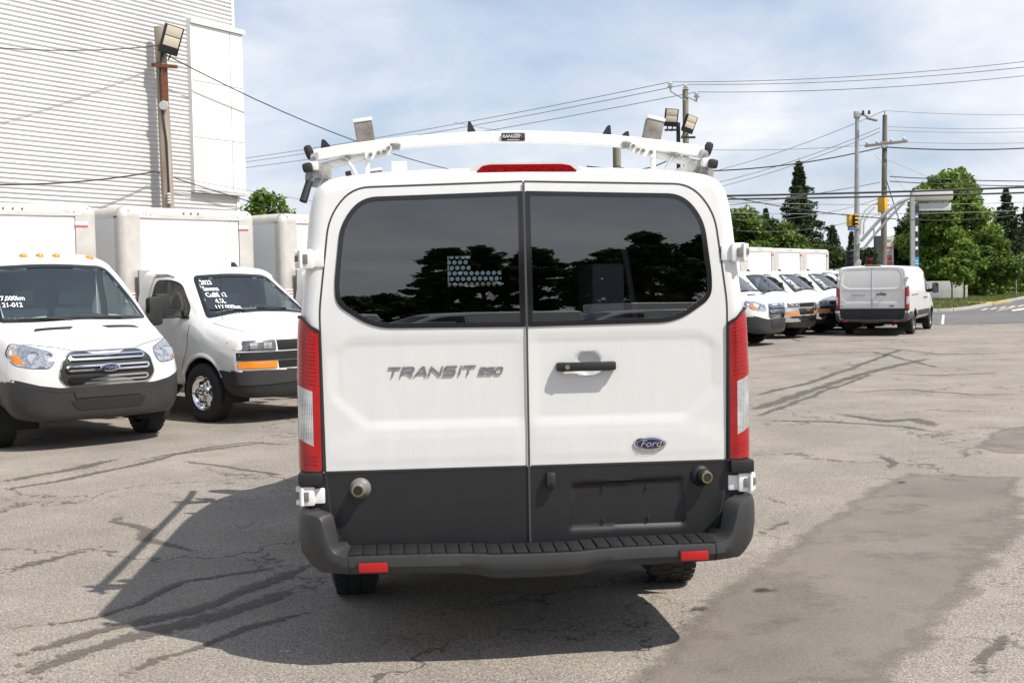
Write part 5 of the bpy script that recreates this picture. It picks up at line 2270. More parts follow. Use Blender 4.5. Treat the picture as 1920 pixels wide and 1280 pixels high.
# street light mast with signal arms
b = at(1606, 560, 62)
SLB = Vector((b.x, 62, 0))
pS = pole('street_light', 'tall grey metal street light mast with curved signal arm', SLB, 9.7, .16, .10, M_galv, (0.06, 0), None)
mb = MB()
mb.box((0.06, 0, 9.72), (.30, .30, .35), None, .05)
mb.build('mast_head', M_galv, pS)
mb = MB()
mb.tube([(.1, 0, 9.75), (.35, -.1, 9.7), (.6, -.25, 9.55)], .06, 8)
mb.box((.72, -.3, 9.45), (.55, .3, .12), Matrix.Rotation(.25, 3, 'Y'), .05)
mb.build('luminaire', M_galv, pS)
mb = MB()
for x in (.32, .62):
    mb.cyl((x, -.15, 9.72), (x, -.15, 9.90), .07, .05, n=10)
mb.build('sensor', M_black, pS)
for k, pts in enumerate(([(1614, 452), (1635, 428), (1660, 400), (1685, 380), (1706, 371), (1716, 370)], [(1618, 468), (1640, 440), (1662, 414), (1680, 395), (1696, 378)])):
    mb = MB()
    mb.tube([at(x, y, 61.5) - SLB for x, y in pts], .085 if k == 0 else .065, 8)
    mb.build('signal_arm', M_galv, pS)
mb = MB()
mb.bar(at(1638, 425, 61.5) - SLB, at(1639, 438, 61.5) - SLB, .06, .06)
mb.build('arm_strut', M_galv, pS)
for k, pts in enumerate(([(1613, 440), (1614, 415), (1622, 395), (1635, 383), (1645, 381)], [(1619, 440), (1620, 418), (1628, 400), (1640, 388)])):
    mb = MB()
    mb.tube([at(x, y, 62.6) - SLB for x, y in pts], .05, 8)
    mb.build('back_arm', mat('pale_tube', (.6, .6, .58), .5), pS)
for z in (1.4, 1.9, 3.2, 4.0):
    mb = MB()
    mb.cyl((0, 0, z), (0, 0, z + .10), .20, n=14)
    mb.build('mast_clamp', M_galv, pS)
mb = MB()
mb.box((-.03, -.05, 2.2), (.42, .4, .5), None, .04)
mb.build('control_box', M_galv, pS)


def signal(label, px, py, y, w, h, rz, horiz=False, face=True):
    c = at(px, py, y)
    t = thing('traffic_signal', label, 'traffic light', c, rz, 'traffic signals at the junction')
    mb = MB()
    mb.box((0, 0, 0), (w, .28, h), None, .05)
    mb.build('housing', M_yellow, t)
    n = 3
    for k in range(n):
        z = h * (.32 - .32 * k)
        v = MB()
        rr = min(w, h) * .13 if not horiz else h * .14
        A, B = [], []
        for i in range(11):
            a = PI * (-.15 + 1.3 * i / 10)
            A.append(Vector((math.cos(a) * rr * 1.6, -.14, z + math.sin(a) * rr * 1.1)))
            B.append(Vector((math.cos(a) * rr * 1.6, -.36, z + math.sin(a) * rr * 1.1 - .03)))
        v.grid([A, B])
        v.build('visor', M_black, t)
        lm = MB()
        lm.cyl((0, -.13, z), (0, -.15, z), rr * 1.4, n=16)
        lm.build('lamp', M_black, t)
    return t


signal('yellow traffic signal above the blue street name plate', 1598, 413, 61, .52, .60, .35)
signal('yellow traffic signal hung beneath the curved mast arm', 1655, 384, 62.5, .45, .78, 2.2)
c = at(1597, 428, 61)
t = thing('street_name_plate', 'small blue street name plate under the traffic signal', 'sign', c, 0)
mb = MB()
mb.box((0, 0, 0), (.40, .03, .20), None, .01)
mb.build('plate', mat('plate_blue', (.10, .22, .65), .4), t)
mb = MB()
mb.box((0, -.018, .0), (.26, .004, .05))
mb.build('plate_print', M_print, t)
# dark pedestrian signal cabinets
for px, py, w, h, lab in ((1593, 486, .36, .86, 'dark hooded signal box left of the street light mast'), (1630, 491, .30, .55, 'black signal box showing red beside the street light mast')):
    c = at(px, py, 60)
    t = thing('signal_box', lab, 'signal box', c, 0)
    mb = MB()
    mb.box((0, 0, 0), (w, .3, h), None, .04)
    for k in range(3):
        mb.box((0, -.2, h * (.3 - .3 * k) + .1), (w * .9, .22, .03))
    mb.build('housing', M_black, t)
    if 'red' in lab:
        for k in (0, 1):
            mb = MB()
            mb.lathe([(.11, 0), (.09, .03), (.001, .05)], (0, -.15, .12 - .27 * k), (0, -1, 0), 14)
            mb.build('red_lens', mat('signal_red', (.75, .05, .02), .3), t)
    mb = MB()
    mb.cyl((0, 0, -c.z), (0, 0, -h / 2), .06)
    mb.build('post', M_galv, t)

# wooden power pole with crossarm
b = at(1656, 560, 70)
UB = Vector((b.x, 70, 0))
pU = pole('utility_pole', 'tall grey wooden power pole with a tilted crossarm behind the street light', UB, 10.7, .19, .13, M_pole, (.12, 0), None)
mb = MB()
ca0, ca1 = at(1622, 274, 69.8) - UB, at(1701, 265, 69.8) - UB
mb.bar(ca0, ca1, .13, .15)
mb.build('crossarm', M_pole, pU)
for f in (.05, .28, .62, .92):
    mb = MB()
    p = ca0.lerp(ca1, f)
    mb.lathe([(.03, 0), (.04, .1), (.10, .13), (.04, .17), (.09, .21), (.03, .28)], p, (0, 0, 1), 10)
    mb.build('insulator', M_porc, pU)
mb = MB()
mb.cyl((.11, 0, 10.7), (.11, 0, 10.95), .04)
mb.box((.02, -.2, 8.9), (.35, .2, .18), None, .03)
mb.box((.05, -.2, 9.15), (.5, .08, .08))
mb.build('pole_hardware', M_galv, pU)

# banner post
b = at(1711, 560, 58)
BB = Vector((b.x, 58, 0))
t = thing('banner_post', 'grey metal post with a tall blue and black banner and an oval sign on top', 'sign', BB, 0)
mb = MB()
zt_b = at(1711, 368, 58).z
mb.bar((0, 0, 0), (0, 0, zt_b), .18, .18)
mb.build('post', M_galv, t)
def panel(n, x0, y0, x1, y1, m, dy=-.05, th=.05, r=.0):
    p0, p1 = at(x0, y0, 58 + dy) - BB, at(x1, y1, 58 + dy) - BB
    mb = MB()
    mb.box((p0 + p1) / 2, (abs(p1.x - p0.x), th, abs(p1.z - p0.z)), None, r)
    return mb.build(n, m, t)
M_bk = mat('banner_black', (.03, .035, .04), .5)
M_bb = mat('banner_blue', (.05, .28, .62), .5)
panel('banner', 1713.5, 385, 1723, 505, M_bk, -.02)
panel('banner_edge', 1713.5, 385, 1715.5, 505, M_bb, -.055, .01)
panel('banner_foot', 1713.5, 482, 1723, 505, M_bb, -.06, .01)
for y0, y1 in ((400, 408), (424, 434), (446, 452), (462, 468), (488, 490), (493, 495)):
    panel('banner_print', 1716.5, y0, 1721, y1, M_print, -.07, .008)
panel('banner_mark', 1717, 400, 1721.5, 404, M_bb, -.078, .008)
o = panel('oval_sign', 1705.5, 356, 1787, 377.5, mat('sign_frosted', (.50, .48, .46), .35, vary=.1, vscale=2), .45, .55, .26)
panel('sign_board', 1723, 381, 1783, 394.5, mat('sign_pale', (.55, .55, .56), .5), .42, .08, .01)

# fuel price pylon
c = at(1657, 560, 84)
t = thing('price_pylon', 'fuel price pylon with dark flank and white face showing red digits', 'sign', (c.x, 84, 0), 0)
PB = Vector((c.x, 84, 0))
def pan2(n, x0, y0, x1, y1, m, dy, th):
    p0, p1 = at(x0, y0, 84 + dy) - PB, at(x1, y1, 84 + dy) - PB
    mb = MB()
    mb.box((p0 + p1) / 2, (abs(p1.x - p0.x), th, abs(p1.z - p0.z)))
    return mb.build(n, m, t)
pan2('flank', 1640, 442.5, 1661, 530, mat('pylon_dark', (.05, .055, .065), .5), .1, .5)
pan2('face', 1661.2, 443, 1674, 530, mat('pylon_white', (.66, .64, .63), .5), -.05, .4)
for y0, y1 in ((462, 466), (478, 479.5), (481, 488)):
    pan2('price_digits', 1664, y0, 1672, y1, M_redprint, -.27, .02)
for y0, y1 in ((449, 452), (470, 473)):
    pan2('price_text', 1664, y0, 1671, y1, mat('print_grey', (.35, .34, .34), .5), -.27, .02)
pan2('price_foot', 1661.5, 490, 1673.6, 530, mat('pylon_red', (.55, .15, .13), .5), -.27, .02)

# small street sign far right
b = gnd(1905, 557)
t = thing('road_sign', 'small pale sign on a thin post at the grass verge', 'sign', b, 0)
mb = MB()
hs = (at(1905, 500, b.y).z)
mb.cyl((0, 0, 0), (0, 0, hs), .035)
mb.build('post', M_galv, t)
mb = MB()
mb.box((.12, -.04, hs - .12), (.34, .02, .26), None, .01)
mb.build('plate', mat('sign_pale', (.55, .55, .56), .5), t)

# ------------------------------------------------------------------ street, verge
M_grass = mat('verge_grass', (.135, .165, .055), .9, bump=.6, bscale=9, col2=(.085, .12, .035), vscale=1.4, vdetail=8)
M_conc = mat('kerb_concrete', (.42, .40, .37), .85, bump=.2, bscale=20, vary=.15, vscale=2)
kerb = [(-60, 49.5), (4, 52.0), (12, 53.2), (17, 53.8), (19.8, 55.2), (21.6, 57.8), (25, 64.0), (32, 77), (45, 102), (70, 150), (110, 225)]
mb = MB()
poly = [(-60, 40.6), (15, 40.7), (140, 42.5), (200, 225)] + kerb[::-1]
mb.add([(a, b_, .004) for a, b_ in poly], [tuple(range(len(poly)))])
tag(mb.build('street', M_road, None, smooth=0, fix=False), 'grey asphalt street along the sales lot', None, kind='structure')
mb = MB()
back = [(110, 600), (-200, 600), (-60, 49.5)]
poly = kerb + back[:2] + [(-200, 49.5)]
mb.add([(a, b_, .12) for a, b_ in poly], [tuple(range(len(poly)))])
tag(mb.build('grass_verge', M_grass, None, smooth=0, fix=False), 'grassy verge beyond the street', None, kind='structure')
mb = MB()
for i in range(len(kerb) - 1):
    a, b_ = Vector((*kerb[i], 0)), Vector((*kerb[i + 1], 0))
    mb.bar(a + Vector((0, 0, .065)), b_ + Vector((0, 0, .065)), .22, .13)
tag(mb.build('kerb', M_conc, None), 'concrete kerb along the verge', None, kind='structure')
mb = MB()
pw = [gnd(x, y, .12) for x, y in ((1752, 572.5), (1858, 568.5), (1862, 566.5), (1752, 569.5))]
mb.add([p + Vector((0, 0, .006)) for p in pw], [(0, 1, 2, 3)])
tag(mb.build('footpath', M_road, None, smooth=0, fix=False), 'narrow asphalt footpath through the verge', None, kind='structure')
M_mark = mat('road_paint', (.72, .71, .68), .7, vary=.2, vscale=6)
M_markd = mat('road_paint_orange', (.65, .36, .12), .7, vary=.2, vscale=6)


def marking(px4, m, name='painted_marking'):
    mb = MB()
    mb.add([gnd(x, y, 0) + Vector((0, 0, .010)) for x, y in px4], [(0, 1, 2, 3)])
    return tag(mb.build(name, m, None, smooth=0, fix=False), None, None, kind='structure')


marking([(1764.5, 608), (1770, 608), (1771, 590.5), (1767, 590.5)], M_mark)
for k in range(5):
    marking([(1838 + k * 17, 582 - k * 1.6), (1844 + k * 17, 581.6 - k * 1.6), (1854 + k * 17, 578 - k * 1.6), (1849 + k * 17, 578.4 - k * 1.6)], M_mark)
marking([(1866, 583), (1900, 575.5), (1908, 575.2), (1874, 583)], M_markd)
marking([(1895, 582), (1935, 575), (1940, 577), (1900, 583.5)], M_mark)
mb = MB()
p = gnd(1855, 568, .12)
mb.bar(p + Vector((-1.2, 0, .03)), p + Vector((1.2, .3, .03)), .25, .08)
tag(mb.build('yellow_kerb', mat('kerb_yellow', (.62, .42, .06), .7), None), 'short yellow painted kerb stone on the verge', 'kerb stone')

# chain link fence behind the trucks
t = thing('chain_link_fence', 'galvanised chain link fence beyond the parked trucks', 'fence', (4, 45.5, 0), RAD(-2))
for k in range(5):
    mb = MB()
    mb.cyl((k * 2.4, 0, 0), (k * 2.4, 0, 1.95), .035, n=10)
    mb.build('post', M_galv, t)
for z in (1.90, 1.55, 1.15, .1):
    mb = MB()
    mb.cyl((0, 0, z), (9.6, 0, z), .025 if z != 1.90 else .035, n=8)
    mb.build('rail', M_galv, t)
mb = MB()
for k in range(-16, 96):
    x = k * .1
    for d in (1, -1):
        a0, a1 = (x, .1), (x + d * 1.8, 1.9)
        if 0 <= a0[0] <= 9.6 and 0 <= a1[0] <= 9.6:
            mb.bar((a0[0], -.02, a0[1]), (a1[0], -.02, a1[1]), .006, .006)
o = mb.build('wire_mesh', M_galv, t, smooth=0)
o['kind'] = 'stuff'

# ------------------------------------------------------------------ overhead lines
def cat_curve(a, b, sag, n=24):
    a, b = Vector(a), Vector(b)
    return [a.lerp(b, k / n) - Vector((0, 0, sag * 4 * (k / n) * (1 - k / n))) for k in range(n + 1)]


def wire(a, b, sag, r, label='thin overhead line strung between the poles', m=None, grp=None, ext=1.0):
    a, b = Vector(a), Vector(b)
    if ext > 1:
        # carry the same parabola on past the measured point
        k = ext
        e = a + (b - a) * k
        e.z = a.z + k * ((b.z - a.z) + 4 * sag * (k - 1))
        b, sag = e, sag * k * k
    mb = MB()
    mb.tube(cat_curve(a, b, sag), r, 6)
    return tag(mb.build('overhead_line', m or M_cable, None), label, 'cable', grp)


L_thin = 'thin grey wire strung high over the street'
for i, p in enumerate(ins):
    e = (at(2300, 62 + i * 12 + (i == 2) * 4, 50))
    wire(p, e, .5, .014, 'thin grey wire from the insulator pole passing over the street light', M_wire, 'insulator wires over the street light')
    e = at(-200, 340 + i * 6, 120)
    wire(p, e, 1.5, .016, 'thin grey wire from the insulator pole sloping down behind the ladder rack', M_wire, 'insulator wires behind the rack')
# upper power pole
wire(UB + Vector((.11, 0, 10.95)), at(2250, 190, 80), .5, .014, 'thin wire from the top pin of the power pole over the leafy tree', M_wire)
wire(UB + Vector((.11, 0, 10.95)), at(1100, 355, 90), 1.0, .016, 'thin wire from the top pin of the power pole down behind the rack', M_wire, ext=1.7)
for dy in (0, 7):
    wire(at(1656, 237 + dy, 70), at(2250, 210 + dy, 80), .5, .014, 'thin paired wire from below the power pole top over the leafy tree', M_wire, 'paired wires over the tree')
    wire(at(1650, 240 + dy, 70), at(1100, 372 + dy * 1.5, 90), 1.0, .016, 'thin paired wire from below the power pole top behind the rack', M_wire, 'paired wires behind the rack', ext=1.7)
L_black = 'black twisted cable slung between the roadside poles'
wire(at(1650, 277, 69.6), at(1100, 312, 66), .7, .035, 'black twisted cable from the crossarm passing above the tall spruce', M_cable)
wire(at(1662, 276, 69.6), at(2250, 236, 70), .6, .035, 'black twisted cable from the crossarm passing above the leafy tree', M_cable)
wire(at(1630, 272, 69.8), at(1150, 272, 75), .3, .014, 'level thin wire from the crossarm end above the tall spruce', M_wire, ext=1.7)
wire(at(1695, 267, 69.8), at(2250, 240, 80), .4, .014, 'thin wire from the crossarm end above the large leafy tree', M_wire)
L_thick = 'thick black cable crossing low in front of the roadside poles'
wire(at(620, 367.6, 40), at(2250, 335, 40), .25, .034, 'upper of two thick black cables crossing before the street light', M_cable)
wire(at(620, 373.1, 40), at(2250, 349, 40), .20, .030, 'lower of two thick black cables crossing before the street light', M_cable)
wire(at(1330, 362, 40), at(1900, 404, 60), .5, .018, 'black cable sloping down from the thick cables past the mast', M_cable)
for y0, y1 in ((331, 329), (340, 338)):
    wire(at(1668, y0, 69.6), at(2250, y1, 72), .3, .026, 'black cable from the power pole just above the thick cables', M_cable, 'black pole cables')
wire(at(1650, 342, 70), at(1100, 400, 75), .4, .02, 'thin wire from the power pole sloping down across the tall spruce', M_wire, ext=1.7)
for y0, y1 in ((378, 372), (398, 384)):
    wire(at(1340, y0, 64), at(2250, y1 - 12, 72), .4, .016, 'thin wire crossing below the thick cables', M_wire, 'wires below the thick cables')
wire(at(1380, 412, 72), at(1650, 372, 70), .4, .014, 'upper thin wire rising across the spruce to the power pole', M_wire)
wire(at(1380, 432, 74), at(1650, 402, 70), .4, .014, 'lower thin wire rising across the spruce to the power pole', M_wire)
wire(at(1662, 338, 69.8), at(1690, 427, 64), .0, .03, 'short black guy cable slanting down from the power pole', M_cable)
wire(at(1665, 300, 70), at(1770, 345, 66), .0, .008, 'fine stay wire from the power pole to the oval sign', M_wire)
wire(at(1640, 290, 70), at(1700, 360, 66), .0, .008, 'fine stay wire from the power pole to the banner post', M_wire)
# lines of the left pole
L_left = 'dark cable fixed to the weathered pole by the corrugated wall'
pt_ = pb_ + Vector((-.11, -.1, 6.75))
wire(at(-120, 79, 20.5), pt_ + Vector((0, 0, -.0)), .12, .010, 'dark cable along the corrugated wall to the weathered pole top', M_cable)
pMt = Vector((pM.location.x, 46, 0))
wire(pt_ + Vector((.05, 0, -.15)), pMt + Vector((0, 0, 5.5)), 1.1, .013, 'dark cable from the weathered pole top sloping across the white panels', M_cable)
wire(at(-120, 343, 20.5), at(290, 322, pb_.y - .12), .12, .015, 'dark cable just above the box trucks along the corrugated wall', M_cable)
wire(at(292, 322, pb_.y - .1), pMt + Vector((-.15, 0, 2.6)), .67, .012, 'dark cable from the weathered pole sagging to behind the box trucks', M_cable)
wire(at(292, 326, pb_.y - .1), pMt + Vector((-.15, 0, 3.6)), .30, .007, 'fine wire from the weathered pole passing under the white panels', M_wire)
wire(pMt + Vector((0, -.15, 5.9)), at(1275, 288, 31), .25, .018, 'black cable rising from the short pole under the ladder rack', M_cable)
# ------------------------------------------------------------------ trees
def leaf_mat(name, c1, c2, rough=.55):
    m = bpy.data.materials.new(name)
    m.use_nodes = True
    t = m.node_tree
    b = t.nodes['Principled BSDF']
    b.inputs['Roughness'].default_value = rough
    b.inputs['Specular IOR Level'].default_value = .25
    g = N(t, 'ShaderNodeNewGeometry')
    tc = N(t, 'ShaderNodeTexCoord')
    n = N(t, 'ShaderNodeTexNoise', inp={'Scale': .9, 'Detail': 3.0})
    t.links.new(tc.outputs['Object'], n.inputs['Vector'])
    ad_ = N(t, 'ShaderNodeMath', operation='ADD')
    mr = N(t, 'ShaderNodeMapRange', inp={1: .3, 2: .7, 3: -.3, 4: .6})
    t.links.new(n.outputs['Fac'], mr.inputs[0])
    m2 = N(t, 'ShaderNodeMath', operation='MULTIPLY', inp={1: .7})
    t.links.new(g.outputs['Random Per Island'], m2.inputs[0])
    t.links.new(mr.outputs[0], ad_.inputs[0])
    t.links.new(m2.outputs[0], ad_.inputs[1])
    mx_ = N(t, 'ShaderNodeMix', data_type='RGBA')
    mx_.inputs[6].default_value = (*c1, 1)
    mx_.inputs[7].default_value = (*c2, 1)
    t.links.new(ad_.outputs[0], mx_.inputs[0])
    t.links.new(mx_.outputs[2], b.inputs['Base Color'])
    tl = N(t, 'ShaderNodeBsdfTranslucent')
    t.links.new(mx_.outputs[2], tl.inputs[0])
    ms = N(t, 'ShaderNodeMixShader', inp={0: .25})
    t.links.new(b.outputs[0], ms.inputs[1])
    t.links.new(tl.outputs[0], ms.inputs[2])
    t.links.new(ms.outputs[0], t.nodes['Material Output'].inputs[0])
    MATS[name] = m
    return m


M_leaf = leaf_mat('leaf_mid', (.060, .105, .018), (.16, .235, .045))
M_leafb = leaf_mat('leaf_bright', (.085, .15, .022), (.23, .33, .055))
M_leafd = leaf_mat('leaf_dark', (.030, .055, .014), (.085, .125, .030))
M_spruce = leaf_mat('spruce_needles', (.024, .044, .018), (.066, .095, .036))
M_bark = mat('bark', (.10, .08, .06), .9, bump=.6, bscale=18, vary=.3, vscale=6)


def leaf_cloud(rng, C_, size, aspect=.55, up=.35):
    """quads of leaves at centres C_ (n,3)"""
    n = len(C_)
    a = rng.normal(size=(n, 3))
    a[:, 2] *= .6
    a /= np.linalg.norm(a, axis=1, keepdims=True)
    h = rng.normal(size=(n, 3))
    h[:, 2] += up
    b = np.cross(a, h)
    b /= np.maximum(np.linalg.norm(b, axis=1, keepdims=True), 1e-6)
    s = size * rng.uniform(.6, 1.3, (n, 1))
    a = a * s
    b = b * s * aspect
    V = np.stack([C_ - a, C_ + b * .9 - a * .1, C_ + a, C_ - b * .9 + a * .1], 1).reshape(-1, 3)
    Fq = np.arange(4 * n).reshape(n, 4)
    return V, Fq


def np_mesh(name, V, Fq, m):
    me = bpy.data.meshes.new(name)
    me.vertices.add(len(V))
    me.vertices.foreach_set('co', V.astype(np.float32).ravel())
    k = Fq.shape[1]
    me.loops.add(Fq.size)
    me.loops.foreach_set('vertex_index', Fq.astype(np.int32).ravel())
    me.polygons.add(len(Fq))
    me.polygons.foreach_set('loop_start', np.arange(0, Fq.size, k, dtype=np.int32))
    me.materials.append(m)
    me.update(calc_edges=True)
    me.validate()
    return me


def leafy_tree(label, base, h, w, seed, m, trunk_h=.25, nclump=70, per=220, leaf=.16, r0=.22, group=None, name='leafy_tree', shape=1.0):
    rng = np.random.default_rng(seed)
    t = thing(name, label, 'tree', base, rng.uniform(0, 6), group)
    tm = MB()
    tops = []
    tm.tube([Vector((0, 0, 0)), Vector((.05 * r0, 0, h * .3)), Vector((rng.normal() * .1, rng.normal() * .1, h * .62)), Vector((rng.normal() * .2, rng.normal() * .2, h * .9))], [r0, r0 * .75, r0 * .4, r0 * .08], 10)
    zc0 = h * trunk_h
    cs = []
    for i in range(nclump):
        u = rng.uniform()
        z = zc0 + (h - zc0) * (u ** .8)
        f = (z - zc0) / (h - zc0)
        rad = w / 2 * (math.sin(PI * min(1, (f * .86 + .12))) ** .65) * shape * rng.uniform(.72, 1.12)
        a = rng.uniform(0, 2 * PI)
        rr = rad * math.sqrt(rng.uniform(.15, 1))
        cs.append((rr * math.cos(a), rr * math.sin(a), z * rng.uniform(.96, 1.02)))
    cs = np.array(cs)
    for i in range(0, nclump, 3):
        p = Vector(cs[i])
        st = Vector((0, 0, max(.15 * h, p.z - .35 * Vector((p.x, p.y)).length - .12 * h)))
        md = st.lerp(p, .5) + Vector((0, 0, -.03 * h))
        tm.tube([st, md, p], [r0 * .3, r0 * .18, r0 * .05], 6)
    tm.build('trunk', M_bark, t)
    cr_ = w * .105 + .12
    cent = np.repeat(cs, per, 0)
    d = rng.normal(size=cent.shape)
    d /= np.linalg.norm(d, axis=1, keepdims=True)
    rad = cr_ * rng.uniform(.5, 1.5, (nclump, 1)).repeat(per, 0) * rng.uniform(0, 1, (len(cent), 1)) ** .45
    d[:, 2] *= .75
    P_ = cent + d * rad
    P_[:, 2] = np.maximum(P_[:, 2], .25)
    V, Fq = leaf_cloud(rng, P_, leaf)
    link('crown', np_mesh('crown', V, Fq, m), t)
    return t


def spruce(label, base, h, w, seed, m=None, group=None, dens=1.0):
    rng = np.random.default_rng(seed)
    t = thing('spruce_tree', label, 'tree', base, rng.uniform(0, 6), group)
    tm = MB()
    tm.tube([(0, 0, 0), (0, 0, h * .5), (0, 0, h)], [h * .018, h * .011, .01], 8)
    pts = []
    nl = int(27 * dens)
    for k in range(nl):
        f = (k + .3) / nl
        z = h * (.10 + .89 * f)
        L = w / 2 * (1 - f) ** .95 * rng.uniform(.62, 1.18) + .10
        nb = int(9 - 3 * f)
        a0 = rng.uniform(0, 6.28)
        for j in range(nb):
            a = a0 + 2 * PI * j / nb + rng.normal() * .2
            Lb = L * rng.uniform(.55, 1.25)
            drop = -.28 * Lb + .10 * Lb * f
            e = Vector((math.cos(a) * Lb, math.sin(a) * Lb, z + drop))
            if k % 3 == 0:
                tm.tube([(0, 0, z), e], [.03, .008], 4, cap=False)
            n = int(26 + 40 * Lb)
            s = rng.uniform(.12, 1, n) ** .8
            base_ = np.outer(s, [math.cos(a) * Lb, math.sin(a) * Lb, 0])
            base_[:, 2] = z + drop * s ** 1.4 + .10 * Lb * np.maximum(s - .75, 0) * 2
            side = rng.normal(size=n) * .17 * Lb * (1.15 - s) + rng.normal(size=n) * .05
            base_[:, 0] += -math.sin(a) * side
            base_[:, 1] += math.cos(a) * side
            base_[:, 2] += -np.abs(rng.normal(size=n)) * .16 - np.abs(side) * .25
            pts.append(base_)
    tm.build('trunk', M_bark, t)
    P_ = np.concatenate(pts)
    V, Fq = leaf_cloud(rng, P_, h * .0135 + .03, .42, .1)
    link('crown', np_mesh('crown', V, Fq, m or M_spruce), t)
    return t


def size_at(px0, px1, y):
    return abs(px1 - px0) / FPX * y


def top_z(px, py, y):
    return pix(px, py, y).z


def bx_(px, y):
    return pix(px, 540, y).x


GT = 'trees beyond the street'
spruce('tall dark spruce rising behind the parked box trucks', (bx_(1500, 86), 86, .1), top_z(1500, 297, 86), 6.6, 3, group=GT)
spruce('small dark spruce between the tall spruce and the street light', (bx_(1561, 92), 92, .1), top_z(1561, 420, 92), 4.2, 5, group=GT)
spruce('slim spruce tip showing above the leafy trees beside the van', (bx_(1437, 95), 95, .1), top_z(1437, 388, 95), 3.0, 6, group=GT)
spruce('dark spruce partly hidden behind the street light mast', (bx_(1597, 96), 96, .1), top_z(1597, 432, 96), 2.6, 7, group=GT)
spruce('tall dark spruce to the right of the large leafy tree', (bx_(1886, 102), 102, .1), top_z(1886, 348, 102), 6.4, 8, group=GT)
spruce('dark spruce at the street corner beyond the small pale sign', (bx_(1926, 104), 104, .1), top_z(1926, 372, 104), 5.2, 9, group=GT)
leafy_tree('large bright green leafy tree overgrown with creepers at the street corner', (bx_(1778, 84), 84, .1), top_z(1785, 335, 84), 6.2, 11, M_leafb, .04, 150, 260, .17, .3, GT)
leafy_tree('tall leafy tree top rising over the oval sign', (bx_(1800, 87), 87, .1), top_z(1800, 324, 87), 3.6, 12, M_leafb, .3, 50, 200, .17, .25, GT)
leafy_tree('dark leafy tree behind the banner post', (bx_(1712, 88), 88, .1), top_z(1712, 420, 88), 5.0, 13, M_leafd, .05, 80, 220, .16, .2, GT)
leafy_tree('leafy tree sloping down beside the big corner tree', (bx_(1842, 82), 82, .1), top_z(1842, 440, 82), 4.0, 14, M_leaf, .03, 70, 220, .16, .2, GT)
leafy_tree('young thin leafy tree on the verge', (gnd(1785, 562, .12).x, gnd(1785, 562, .12).y, .12), top_z(1785, 490, gnd(1785, 562, .12).y), 1.7, 15, M_leafb, .35, 22, 90, .12, .05, GT)
leafy_tree('taller young leafy tree on the verge before the big tree', (gnd(1808, 561, .12).x, gnd(1808, 561, .12).y, .12), top_z(1808, 458, gnd(1808, 561, .12).y), 2.3, 16, M_leafb, .3, 34, 110, .13, .06, GT)
for i, (px, py, w, m_) in enumerate(((1395, 402, 4.2, M_leaf), (1425, 418, 4.6, M_leafd), (1452, 430, 4.6, M_leaf), (1545, 470, 4.4, M_leafd), (1478, 440, 4.0, M_leafd))):
    leafy_tree(['light green leafy tree just past the edge of the near van', 'dark green leafy tree behind the first box truck', 'mid green leafy tree left of the tall spruce', 'low dark leafy tree under the small spruce', 'dark leafy tree at the foot of the tall spruce'][i], (bx_(px, 80 + i), 80 + i, .1), top_z(px, py, 80 + i), w, 30 + i, m_, .08, 70, 200, .15, .2, GT)
leafy_tree('leafy tree top peeping over the box trucks beside the building corner', (bx_(500, 58), 58, .1), top_z(500, 374, 58), 3.4, 40, M_leafb, .25, 60, 200, .13, .2)
# clipped hedges: one mass of leaves each
def hedge(label, p0, p1, h, d, seed, m, n=9000):
    rng = np.random.default_rng(seed)
    p0, p1 = Vector(p0), Vector(p1)
    t = thing('hedge', label, 'hedge', p0, math.atan2(p1.y - p0.y, p1.x - p0.x), 'hedges beyond the street')
    L = (p1 - p0).length
    f = rng.integers(0, 3, n)
    x = rng.uniform(0, L, n)
    y = np.where(f == 0, -d / 2, np.where(f == 1, rng.uniform(-d / 2, d / 2, n), rng.uniform(-d / 2, d / 2, n))) + rng.normal(size=n) * .12
    z = np.where(f == 1, h, rng.uniform(0, h, n)) + rng.normal(size=n) * .10 + .15 * np.sin(x * 1.7)
    V, Fq = leaf_cloud(rng, np.stack([x, y, np.maximum(z, .05)], 1), .16)
    link('foliage', np_mesh('foliage', V, Fq, m), t)
    mb = MB()
    for k in range(int(L / 1.0)):
        mb.tube([(k + .5, 0, 0), (k + .5 + .1, 0, h * .8)], [.05, .02], 6)
    o = mb.build('stem', M_bark, t)
    o['kind'] = 'stuff'
    return t
hedge('dark clipped hedge behind the parked trucks', (bx_(1380, 78), 78, .1), (bx_(1640, 78), 78, .1), 2.9, 1.4, 51, M_leafd, 11000)
hedge('dark hedge between the banner post and the corner trees', (bx_(1640, 90), 90, .1), (bx_(1745, 90), 90, .1), 3.2, 1.4, 52, M_leafd, 7000)
hedge('green hedge along the street beyond the small pale sign', (bx_(1840, 92), 92, .1), (bx_(2010, 96), 96, .1), 2.6, 1.6, 53, M_leaf, 10000)
hedge('long low hedge behind the box trucks', (bx_(1060, 80), 80, .1), (bx_(1375, 80), 80, .1), 2.6, 1.6, 54, M_leafd, 8000)
mb = MB()
mb.box((0, 0, .55), (3.2, .2, 1.1), None, .02)
o = mb.build('garden_wall', mat('wall_pale', (.5, .5, .49), .8, vary=.15), None)
o.location = (bx_(1765, 76), 76, .12)
tag(o, 'low pale wall under the corner tree', 'wall')
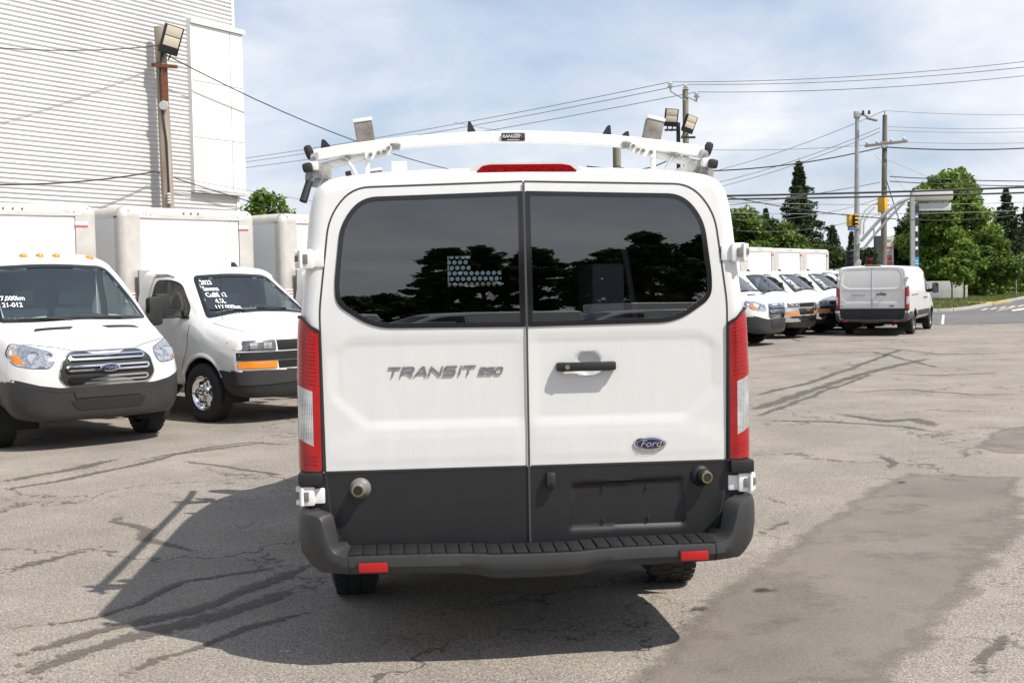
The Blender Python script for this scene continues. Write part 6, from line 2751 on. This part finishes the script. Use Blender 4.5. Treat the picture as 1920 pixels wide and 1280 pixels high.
# grass blades on the verge
rng = np.random.default_rng(77)
n = 16000
gx = rng.uniform(17, 42, n)
gy = np.interp(gx, [k[0] for k in kerb], [k[1] for k in kerb]) + .2 + rng.uniform(0, 1, n) ** 1.3 * 14
Pg = np.stack([gx, gy, np.full(n, .12)], 1)
hgt_ = rng.uniform(.06, .16, n)
az = rng.uniform(0, 6.28, n)
wv = np.stack([np.cos(az), np.sin(az), np.zeros(n)], 1) * .02
tp = Pg + np.stack([rng.normal(size=n) * .04, rng.normal(size=n) * .04, hgt_], 1)
V = np.stack([Pg - wv, Pg + wv, tp], 1).reshape(-1, 3)
o = link('grass', np_mesh('grass', V, np.arange(3 * n).reshape(n, 3), leaf_mat('grass_blade', (.10, .14, .035), (.19, .21, .07))))
tag(o, 'short grass on the verge beyond the street', 'grass', kind='stuff')

# ------------------------------------------------------------------ the other side of the lot, mirrored in the rear windows
GB = 'trees across the lot mirrored in the rear windows'
LBT = 'broad dark tree across the lot mirrored in the van rear windows'
for i, (deg, dist, h, w) in enumerate(((2.0, 75, 6.5, 6.0), (4.2, 78, 7.0, 6.0), (7.4, 66, 14.5, 5.0), (9.4, 68, 15.2, 4.6), (12.2, 70, 15.0, 5.2), (16.2, 64, 13.6, 6.0), (18.6, 60, 16.0, 5.4), (21.5, 62, 15.5, 6.0), (-1.0, 80, 7.0, 7.0))):
    leafy_tree(LBT if h > 10 else 'low dark tree across the lot mirrored in the van rear windows', (dist * math.tan(RAD(deg)), -dist, 0), h, w, 60 + i, M_leafd, .10, 120, 150, .26, .25, GB if h > 10 else 'low trees across the lot')
LBV = 'white cargo van across the lot mirrored in the van rear windows'
for i, (x, y, rz) in enumerate(((.6, -17.5, 70), (5.6, -18.5, 75), (10.5, -20, 80))):
    c_ = copy_tree(fv)
    c_.location = (x, y, 0)
    c_.rotation_euler = (0, 0, RAD(rz))
    c_.scale = (1, 1, .93)
    tag(c_, LBV, 'van', 'vans across the lot')
c_ = copy_tree(tr3)
c_.location = (7.4, -26, 0)
c_.rotation_euler = (0, 0, RAD(60))
tag(c_, 'white box truck across the lot mirrored in the van rear windows', 'truck', 'trucks across the lot')
c_['group'] = 'trucks across the lot'
